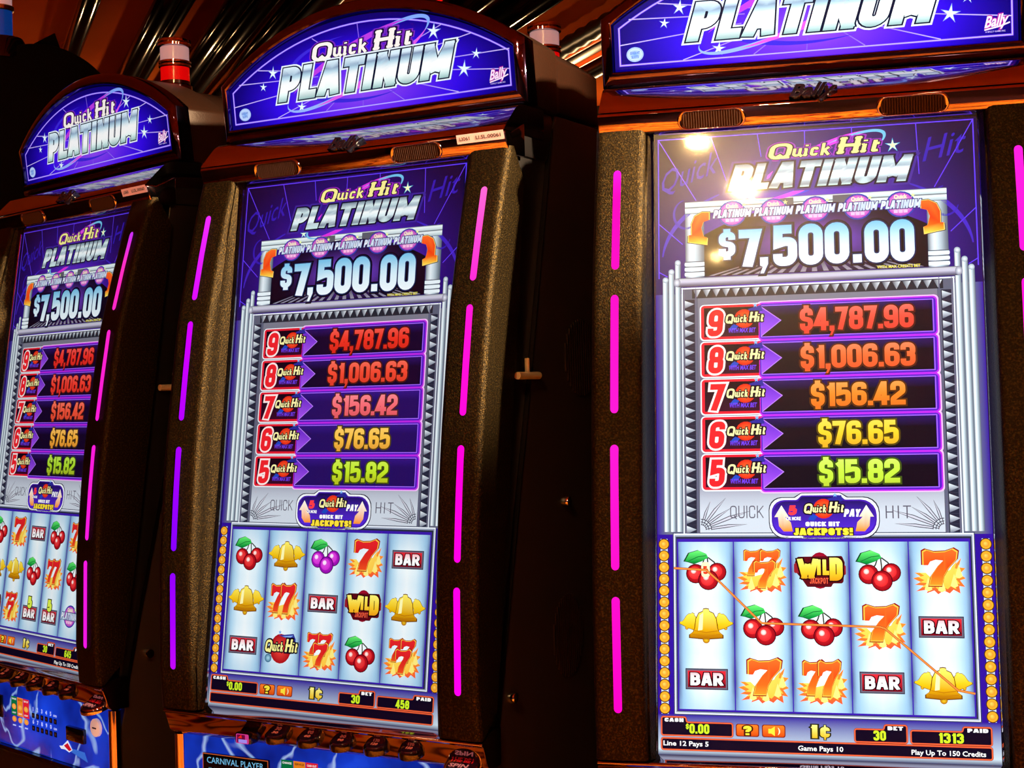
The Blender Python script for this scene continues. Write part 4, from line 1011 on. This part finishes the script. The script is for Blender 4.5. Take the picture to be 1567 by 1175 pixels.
def slot_machine(mc, loc, rz, label, bright, strip_cols):
    mach = bpy.data.objects.new('slot_machine', None); COL.objects.link(mach)
    mach.location = (loc[0], loc[1], 0); mach.rotation_euler = (0, 0, R(rz)); mach['label'] = label; mach['category'] = 'slot machine'; mach['group'] = 'curved row of slot machines'
    glow = glowing('display_glow_%d' % mc, bright); sglow = glowing('topper_glow_%d' % mc, bright*1.05); stglow = glowing('strip_glow_%d' % mc, 1.35)
    C = lambda key, nm, fn, mat: cached(key, nm, fn, mat, mach)
    Z = lambda z: ZB+z
    # cabinet
    seam = [(.02, -.08), (.028, -.048), (.052, .059), (.111, .299), (.13, .371), (.173, .553), (.195, .645), (.218, .745)]
    C('cab', 'cabinet_body', lambda: extrude_x('cabinet_body', [(y, Z(z)) for y, z in seam]+[(.232, Z(.765)), (.48, Z(.765)), (.48, 0), (-.02, 0), (-.02, Z(-.4)), (.0, Z(-.2))], -.243, .243, MAROON, mach, .003), MAROON)
    def door():
        fr = [(ysc(z)+.022, z) for z in (.70, .5, .3, .1, -.01)]
        pr = [(y, Z(z)) for y, z in fr]+[(.01, Z(-.06))]+[(y-.0015, Z(z)) for y, z in seam[1:]]
        return extrude_x('front_door', pr, -.2385, .2385, BLACK, mach, .002)
    C('door', 'front_door', door, BLACK)
    C('dooredge', 'door_edge', lambda: extrude_x('door_edge', [(y-.0012, Z(z)) for y, z in seam[1:]]+[(y+.0003, Z(z)) for y, z in reversed(seam[1:])], -.2442, .2442, EDGE, mach), EDGE)
    # side furniture
    for k, (y, z) in enumerate(((.224, .252), (.067, .023))):
        C(('lock', k), 'side_lock', lambda: lathe('side_lock', [(.008, 0), (.008, .004), (.0065, .008), (.003, .0095)], (.243, y, Z(z)), (1, 0, 0), CHROME_FLAT, mach, 16), CHROME_FLAT)
    STEELM = principled('lightened_chrome', (205, 190, 165), .35, .25)  # pale, less metallic colour stands in for the highlight on the chrome pin
    hp = C('hinge', 'hinge_pin', lambda: lathe('hinge_pin', [(.0048, -.028), (.0048, .028)], (.2485, .124, Z(.419)), (0, 1, 0), STEELM, mach, 12), STEELM)
    cached('hstub', 'hinge_stub', lambda: lathe('hinge_stub', [(.003, 0), (.003, .022)], (.2485, .122, Z(.419)), (0, 0, 1), STEELM, hp, 10), STEELM, hp)
    def vent(y, z, ry, rz_):
        v = []; f = []
        for i in range(15):
            t = -1+2*(i+.5)/15; hz = rz_*math.sqrt(1-t*t); yc = y+ry*t; b = len(v)
            vv, ff = box_vf(.2425, .2450, yc-ry*.04, yc+ry*.04, Z(z-hz), Z(z+hz)); v += vv; f += [tuple(q+b for q in fc) for fc in ff]
        o = mesh_obj('side_vent', v, f, BRONZE, mach); return o
    for k, (y, z, ry, rz_) in enumerate(((.285, .443, .05, .052), (.224, .075, .042, .055))):
        vt = C(('vent', k), 'side_vent', lambda: vent(y, z, ry, rz_), BRONZE); vt['kind'] = 'stuff'
    # pillars and light strips
    for s in (-1, 1):
        pl = C(('pillar', s), 'side_pillar', lambda: pillar(s, mach), PILLAR)
        cached(('pcap', s), 'pillar_cap', lambda: box('pillar_cap', (min(s*.189, s*.247), max(s*.189, s*.247), .094, .125, Z(.703), Z(.716)), GLOSSBLACK, pl, .005), GLOSSBLACK, pl)
        cf = strip_cols[s]
        for zt, zb_ in STRIPS: light_strip(s, zt, zb_, cf, pl, stglow)
    # screen and its chrome trim
    screen_parts(mach, mc, glow)
    for s in (-1, 1):
        def rail():
            q = []
            for x, d in ((.1825, 0), (.1825, .004), (.1838, .0055), (.186, .0045), (.187, 0)):
                for sv in (0, 1):
                    ss = -.004 if sv == 0 else .698
                    q.append((s*x, ss*ST-CT*(d), Z(ss*CT)+ST*d))
            f = [(2*i, 2*i+1, 2*i+3, 2*i+2) for i in range(4)]+[(0, 2, 4, 6, 8), (1, 9, 7, 5, 3)]
            o = mesh_obj('screen_trim', q, f, CHROME_FLAT, mach); return recalc(o)
        C(('rail', s), 'screen_trim', rail, CHROME_FLAT)
    # speaker bar under the topper
    bar = C('bar', 'speaker_bar', lambda: extrude_x('speaker_bar', [(.1005, Z(.6965)), (.0905, Z(.7)), (.084, Z(.7205)), (.0845, Z(.7245)), (.1, Z(.724)), (.135, Z(.74)), (.135, Z(.6965))], -.2475, .2475, CHROME, mach, .0022), CHROME)
    for s in (-1, 1):
        def grille():
            w, h = .036, .0095; pr = fillet([(-w, -h, .0085), (w, -h, .0085), (w, h, .0085), (-w, h, .0085)], True); n = len(pr); v = []; f = []
            base = lambda x, z, d: (s*.113+x, .0872-.317*z-d*.95, Z(.7105)+z-d*.3)
            for sc, d in ((1.1, .0), (1.08, .002), (1.03, .0022), (.97, .0008)): v += [base(x*sc, z*sc, d) for x, z in pr]
            for j in range(3):
                for k in range(n): f.append((j*n+k, j*n+(k+1) % n, (j+1)*n+(k+1) % n, (j+1)*n+k))
            o = mesh_obj('speaker_rim', v, f, CHROME_FLAT, bar, True); return recalc(o)
        rim = cached(('rim', s), 'speaker_rim', grille, CHROME_FLAT, bar)
        def meshg():
            v = []; f = []; w, h = .035, .0089
            base = lambda x, z, d: (s*.113+x, .0872-.317*z-d*.95, Z(.7105)+z-d*.3)
            pr = fillet([(-w, -h, .0085), (w, -h, .0085), (w, h, .0085), (-w, h, .0085)], True); v = [base(x, z, .0009) for x, z in pr]; f = [tuple(range(len(pr)))]
            # raised wires
            for k in range(23):
                x = -.0325+.065*k/22; hh = h if abs(x) < .027 else h*.72; b = len(v)
                v += [base(x-.0007, -hh, .001), base(x+.0007, -hh, .001), base(x+.0007, hh, .001), base(x-.0007, hh, .001), base(x, -hh, .0019), base(x, hh, .0019)]
                f += [(b, b+4, b+5, b+3), (b+4, b+1, b+2, b+5)]
            return mesh_obj('speaker_mesh', v, f, GRILLE, bar)
        cached(('gmesh', s), 'speaker_mesh', meshg, GRILLE, bar)
    # reflecting shelf
    def shelf():
        pr = [(.0845, Z(.7255)), (.0855, Z(.728)), (.092, Z(.7346)), (.10, Z(.7425)), (.1065, Z(.7488)), (.113, Z(.7549)), (.120, Z(.7597)), (.129, Z(.7629)), (.14, Z(.764)), (.19, Z(.764)), (.19, Z(.7255))]
        o = extrude_x('mirror_shelf', pr, -.2455, .2455, CHROME_FLAT, mach)
        for q in o.data.polygons: q.use_smooth = abs(q.normal.x) < .5
        bm = bmesh.new(); bm.from_mesh(o.data)
        for e in bm.edges:
            if len(e.link_faces) == 2 and e.calc_face_angle(0) > R(25): e.smooth = False
        bm.to_mesh(o.data); bm.free(); return o
    sh = C('shelf', 'mirror_shelf', shelf, CHROME_FLAT)
    def script_badge():
        cu = bpy.data.curves.new('tmp', 'FONT'); cu.body = 'Bally'; cu.size = .03; cu.shear = .4; cu.extrude = .003; cu.offset = .0006; cu.resolution_u = 3; cu.bevel_depth = .0006; cu.align_x = 'CENTER'
        ob = bpy.data.objects.new('tmp', cu); COL.objects.link(ob); me = bpy.data.meshes.new_from_object(ob.evaluated_get(bpy.context.evaluated_depsgraph_get()))
        bpy.data.objects.remove(ob); me.transform(Matrix.Translation((0.0, .0835, Z(.727))) @ Matrix.Rotation(R(62), 4, 'X') @ Matrix.Diagonal((.85, .8, 1, 1)))
        me.materials.clear(); return link('script_badge', me, GLOSSBLACK, sh)
    cached('badge3d', 'script_badge', script_badge, GLOSSBLACK, sh)
    topper(mach, sglow)
    C('hood', 'hood', lambda: extrude_x('hood', [(.108, Z(.6975)), (.136, Z(.762)), (.15, Z(.7675)), (.225, Z(.7635)), (.222, Z(.745)), (.205, Z(.6975))], -.244, .244, BLACK, mach, .008), BLACK)
    # asset label
    if mc != 3:
        def lab():
            b = lambda x, z: (x, .0872-.317*(z-.7105)-.0012, Z(z))
            return mesh_obj('asset_label', [b(.177, .7135), b(.2455, .7135), b(.2455, .7245), b(.177, .7245)], [(0, 1, 2, 3)], LABELW, bar)
        la = cached('label', 'asset_label', lab, LABELW, bar)
        p = Pic(lambda x, z, l: (x/1000, .0872-.317*(z/1000-.7105)-.0014, Z(z/1000)))
        t1, t2 = ('LI061', 'LI.SL.00061') if mc == 2 else ('LI060', 'LI.SL.00060')
        p.font(t1, 181, 717, 4.2, 15, (0, 0, 0), 0, .02, up=1); p.font(t2, 205, 717, 4.2, 36, (0, 0, 0), 0, .02, up=1)
        p.build('label_print', INK, la)
    tower_light(mach, 0, .298, Z(.925), LENSR)
    lower(mach, mc)
    return mach

def lower(mach, mc):
    Z = lambda z: ZB+z
    C = lambda key, nm, fn, mat: cached(key, nm, fn, mat, mach)
    ledge = [(.012, Z(-.004)), (.0, Z(-.006)), (-.008, Z(-.0125)), (-.0155, Z(-.0145)), (-.0165, Z(-.0175)), (-.013, Z(-.02)), (-.004, Z(-.044)), (0.002, Z(-.0505)), (.03, Z(-.0505)), (.03, Z(-.004))]
    dk = C('deck', 'button_deck', lambda: extrude_x('button_deck', ledge, -.2495, .2495, CHROME, mach, .0012), CHROME)
    # buttons
    ax = (0, -.28, .96)
    for k in range(5):
        x = -.0615+.0515*k
        def btn():
            o = lathe('deck_button', [(.0175, -.005), (.0175, 0), (.0165, .003), (.0148, .004), (.0148, .0028)], (x, -.0075, Z(-.0345)), ax, GLOSSBLACK, dk, 24); return o
        b = cached(('btn', k), 'deck_button', btn, GLOSSBLACK, dk)
        cached(('btncap', k), 'button_window', lambda: lathe('button_window', [(.0146, .0029), (.0128, .0048), (.004, .0056)], (x, -.0075, Z(-.0345)), ax, GLASSBTN, b, 20), GLASSBTN, b)
        q = Vector(ax).normalized(); ctr = Vector((x, -.0075, Z(-.0345)))+q*.0058
        def f(a, c, l): return tuple(ctr+Vector((a/1000, 0, 0))+Vector((0, .96, .28))*(c/1000)+q*l*.0002)
        def pr():
            p = Pic(f); p.font('BET', 0, 2, 4, 10, (190, 40, 150), 0, .0, up=1, align='c'); p.font('%d' % (30*(k+1)), 0, -6, 4.5, 9, (220, 90, 60), 0, .03, up=1, align='c'); return p.build('button_print', glowing('button_print', .8), b)
        cached(('btnpr', k), 'button_print', pr, glowing('button_print', .8), b)
    def square():
        o = box('service_button', (-.124, -.097, -.019, -.002, Z(-.049), Z(-.034)), GLOSSBLACK, dk, .003); return o
    sb = cached('sqb', 'service_button', square, GLOSSBLACK, dk)
    def sqp():
        p = Pic(lambda a, b, l: ((a+22)/1000, -.0192-.0001*l, Z(b/1000)))
        p.rect(-143, -48, -122, -35.5, (226, 60, 150), 0, 2); p.rect(-141.5, -47, -128, -36.5, (120, 10, 60), 1, 1); p.rect(-139, -47, -125, -42.5, (180, 150, 255), 2); p.poly([(-140, -41), (-133, -41), (-134, -36.5)], (255, 40, 30), 2)
        return p.build('button_print', glowing('button_print', .8), sb)
    cached('sqp', 'button_print', sqp, glowing('button_print', .8), sb)
    def spin():
        return lathe('spin_button', [(.025, -.004), (.025, 0), (.0238, .003), (.0225, .004), (.022, .003)], (.216, -.004, Z(-.046)), (0, -.3, .95), CHROME_FLAT, dk, 28)
    sp_ = cached('spin', 'spin_button', spin, CHROME_FLAT, dk)
    cached('spinw', 'button_window', lambda: lathe('button_window', [(.0218, .003), (.0195, .005), (.008, .006)], (.216, -.004, Z(-.046)), (0, -.3, .95), GLASSBTN, sp_, 24), GLASSBTN, sp_)
    q = Vector((0, -.3, .95)).normalized(); ctr = Vector((.216, -.004, Z(-.046)))+q*.0062
    def f2(a, c, l): return tuple(ctr+Vector((a/1000, 0, 0))+Vector((0, .95, .3))*(c/1000)+q*l*.0002)
    def sppr():
        p = Pic(f2); p.font('REPEAT', 0, 7, 6.5, 32, (220, 90, 80), 0, .03, up=1, align='c'); p.font('THE BET', 0, -3, 6.5, 34, (200, 20, 20), 0, .03, up=1, align='c'); p.font('SPIN', 0, -14, 7, 26, (220, 120, 110), 0, .03, up=1, align='c'); return p.build('button_print', glowing('button_print', .8), sp_)
    cached('sppr', 'button_print', sppr, glowing('button_print', .8), sp_)
    # player panel with lightning print
    pf = .004
    pan = C('panel', 'player_panel', lambda: box('player_panel', (-.232, .232, pf, .03, Z(-.150), Z(-.051)), lightning_mat(), mach, .001), lightning_mat())
    C('panel2', 'lower_panel', lambda: box('lower_panel', (-.232, .232, pf+.004, .03, Z(-.5), Z(-.163)), lightning_mat(), mach, .001), lightning_mat())
    C('prail', 'panel_rail', lambda: extrude_x('panel_rail', [(pf+.02, Z(-.1505)), (pf-.004, Z(-.152)), (pf-.007, Z(-.1565)), (pf-.003, Z(-.162)), (pf+.02, Z(-.1625))], -.236, .236, DARKCHROME, mach), DARKCHROME)
    for s in (-1, 1):
        C(('post', s), 'chrome_post', lambda: lathe('chrome_post', [(.009, 0), (.009, .45)], (s*.2415, pf+.006, Z(-.502)), (0, 0, 1), CHROME, mach, 18), CHROME)
    P = lambda a, b, l: (a/1000, pf-.0004-.0002*l, Z(b/1000))
    kp = glowing('panel_print', .9)
    def keypad():
        p = Pic(lambda a, b, l: P(a, b-7, l)); x0 = -66
        for k, (c, t) in enumerate((((10, 110, 60), 'CHANGE'), ((240, 130, 30), 'SERVICE'), ((226, 30, 50), 'CASH OUT'))):
            x = x0+k*20; p.rect(x, -92, x+19, -62, c, 1); p.font(t, x+9.5, -67, 2.6, 15, WHT if k != 1 else (40, 20, 10), 2, .02, up=1, align='c')
            p.disc(x+9.5, -78, 7, 4.6, (255, 190, 90), (246, 150, 50), 2, 16); p.font('LIGHT', x+9.5, -89, 2.4, 12, WHT, 2, .02, up=1, align='c')
            p.disc(x+9.5, -98, 7, 4.6, (255, 180, 80), (240, 140, 40), 2, 16); p.rect(x+4, -109, x+14, -107, (200, 210, 255), 2)
        for r, row in enumerate((('1', '2', '3', '4', '5', 'ENTER'), ('6', '7', '8', '9', '0', 'CLEAR'))):
            for k, t in enumerate(row):
                x = x0+68+k*14; z = -77-r*20
                p.font(t, x+4.5, z, 6.2 if len(t) == 1 else 3, None if len(t) == 1 else 10, (220, 230, 255), 2, .02, up=1, align='c')
                p.rect(x, z-11, x+9.5, z-3, (16, 8, 20), 2, 1); p.rect(x+3, z-9, x+6, z-5, (90, 40, 30), 3, 1)
        return p.build('keypad', kp, pan)
    if mc == 1:
        keypad()
        cs = box('card_slot', (.117, .169, pf-.006, pf+.01, Z(-.112), Z(-.090)), GLOSSBLACK, pan, .002)
        box('slot_mouth', (.122, .164, pf-.0068, pf-.005, Z(-.103), Z(-.0995)), BLACK, cs)
        p = Pic(lambda a, b, l: P(a-32, b-8, l)); p.poly([(128, -117), (196, -117), (205, -131), (120, -116)], (60, 110, 210), 1); p.poly([(126, -119), (146, -106), (160, -119), (150, -124)], (235, 240, 255), 2); p.poly([(134, -116), (146, -110), (158, -119), (150, -122)], (210, 20, 40), 3); p.poly([(120, -118), (136, -116), (140, -121), (126, -122)], (240, 240, 250), 3)
        p.build('corner_sticker', kp, pan)
        kl = lathe('key_lock', [(.0135, 0), (.0135, .004), (.012, .005)], (.202, pf, Z(-.082)), (0, -1, 0), principled('pale_lock', (235, 222, 214), .3, .0, emit=((230, 214, 205), .35)), pan, 20)  # slight glow added to keep the lock pale under the warm lamps
        box('key_slit', (.1965, .2075, pf-.0056, pf-.004, Z(-.0832), Z(-.0812)), BLACK, kl)
        d = box('player_display', (-.197, -.095, pf-.003, pf+.01, Z(-.108), Z(-.072)), GLOSSBLACK, pan, .001)
    else:
        d = box('player_display', (-.197, -.085, pf-.003, pf+.01, Z(-.108), Z(-.072)), GLOSSBLACK, pan, .001)
        p = Pic(lambda a, b, l: (a/1000, pf-.0034-.0002*l, Z(b/1000)))
        p.stroke([(-196, -73), (-86, -73), (-86, -107), (-196, -107)], 1, (200, 90, 40), 0, True)
        p.font('CARNIVAL PLAYER', -189, -85, 8, 96, (120, 190, 230), 1, 0, up=1); p.font('INSERT CARD', -186, -99, 8, 72, (120, 190, 230), 1, 0, up=1)
        p.build('display_print', kp, d)
        keypad()
    # base plinth so that the machine stands on the carpet
    C('plinth', 'base_door', lambda: box('base_door', (-.225, .225, -.03, .02, .1, Z(-.52)), GLOSSBLACK, mach, .004), GLOSSBLACK)

def grad(*stops):
    return lambda z: ramp([(a, c) for a, c in stops], z)
cols3 = {-1: grad((0, (255, 0, 176)), (.35, (255, 24, 190)), (.62, (255, 10, 170)), (.66, (250, 30, 215))), 1: grad((0, (255, 0, 190)), (.66, (255, 30, 200)))}
cols2 = {-1: grad((0, (190, 10, 225)), (.1, (150, 0, 240)), (.2, (120, 0, 255)), (.33, (150, 0, 250)), (.5, (190, 0, 225)), (.66, (216, 40, 226))), 1: grad((0, (255, 0, 214)), (.3, (255, 0, 196)), (.5, (250, 20, 190)), (.66, (255, 96, 190)))}
cols1 = {-1: grad((0, (200, 0, 220)), (.66, (220, 40, 220))), 1: grad((0, (210, 20, 200)), (.4, (225, 24, 190)), (.6, (240, 40, 170)), (.66, (170, 40, 220)))}
slot_machine(1, (-.7754, 2.2928), -44.3887, 'leftmost slot machine, cut by the frame, paid meter 645', .9, cols1)
slot_machine(2, (-.2566, 1.8491), -29.3584, 'middle slot machine with the asset label LI061 and paid meter 458', 1.0, cols2)
slot_machine(3, (.3290, 1.5765), -13.8417, 'nearest slot machine at right with lamp glare on its screen', 1.34, cols3)

# ------------------------------------------------------------------ machines seen from behind
def rear_machine():
    m2 = Vector((-.2566, 1.8491, 0)); rz = R(-29.3584); ml = Matrix.Translation(m2) @ Matrix.Rotation(rz, 4, 'Z')
    o = bpy.data.objects.new('slot_machine', None); COL.objects.link(o); o.location = ml @ Vector((0, .72, 0)); o.rotation_euler = (0, 0, rz)
    o['label'] = 'dark machine back to back with the middle one, white tower light showing'; o['category'] = 'slot machine'
    pr = [(-.225, 0), (.2, 0), (.2, ZB+.6), (.12, ZB+.828), (-.225, ZB+.828)]
    extrude_x('cabinet_body', pr, -.24, .24, MAROON, o, .006)
    tower_light(o, 0, -.054, ZB+.915, LENSR)
    lathe('tower_base', [(.034, -.09), (.034, 0)], (0, -.054, ZB+.915), (0, 0, 1), DARKCHROME, o, 20)
    # far machine in the corner, seen as a dark round-topped back
    D = 3.15
    def at(px, py, d=D):
        v = right*((px-783.5)/2222.72)+up*(-(py-587.5)/2222.72)-back; v *= d/v.y; return Vector((v.x, v.y, v.z+CAMZ))
    c = at(62, 190); r = .176
    f = bpy.data.objects.new('slot_machine', None); COL.objects.link(f); f.location = (c.x, c.y, 0); f.rotation_euler = (0, 0, R(22))
    f['label'] = 'round-topped black machine back behind the leftmost machine, with blue tower light'; f['category'] = 'slot machine'
    n = 30; pts = [(-r, 0), (r, 0)]+[(r*math.cos(math.pi*k/n), c.z+r*math.sin(math.pi*k/n)) for k in range(n+1)]; k_ = len(pts)
    v = [(x, 0, z) for x, z in pts]+[(x, .3, z) for x, z in pts]
    o2 = mesh_obj('cabinet_back', v, [tuple(range(k_)), tuple(range(2*k_-1, k_-1, -1))]+[(i, (i+1) % k_, k_+(i+1) % k_, k_+i) for i in range(k_)], MATTE, f); recalc(o2); bevelled(o2, .006, 2, 50)
    Mi = (Matrix.Translation(f.location) @ Matrix.Rotation(R(22), 4, 'Z')).inverted()
    a = Mi @ at(52, 64); b = Mi @ at(86, 44); c2 = Mi @ at(98, 76); d2 = Mi @ at(62, 86)
    q = [a, b, c2, d2]; v = [(p.x, .02, p.z) for p in q]+[(p.x, .12, p.z) for p in q]
    o3 = mesh_obj('mounting_bracket', v, [(0, 1, 2, 3), (7, 6, 5, 4)]+[(i, (i+1) % 4, 4+(i+1) % 4, 4+i) for i in range(4)], MATTE, f); recalc(o3); bevelled(o3, .002)
    p = Mi @ at(2, 70)
    tb = lathe('tower_base', [(.05, -.03), (.05, .008), (.046, .016)], (p.x, .04, p.z), (0, 0, 1), GLOSSBLACK, f, 24)
    lathe('blue_lens', [(.025, .016), (.025, .078)], (p.x, .04, p.z), (0, 0, 1), LENSB, tb, 24)
    lathe('metal_ring', [(.0265, .076), (.029, .078), (.029, .086), (.0265, .088)], (p.x, .04, p.z), (0, 0, 1), BRASS, tb, 24)
    lathe('upper_lens', [(.025, .087), (.025, .13)], (p.x, .04, p.z), (0, 0, 1), LENSW, tb, 24)
rear_machine()
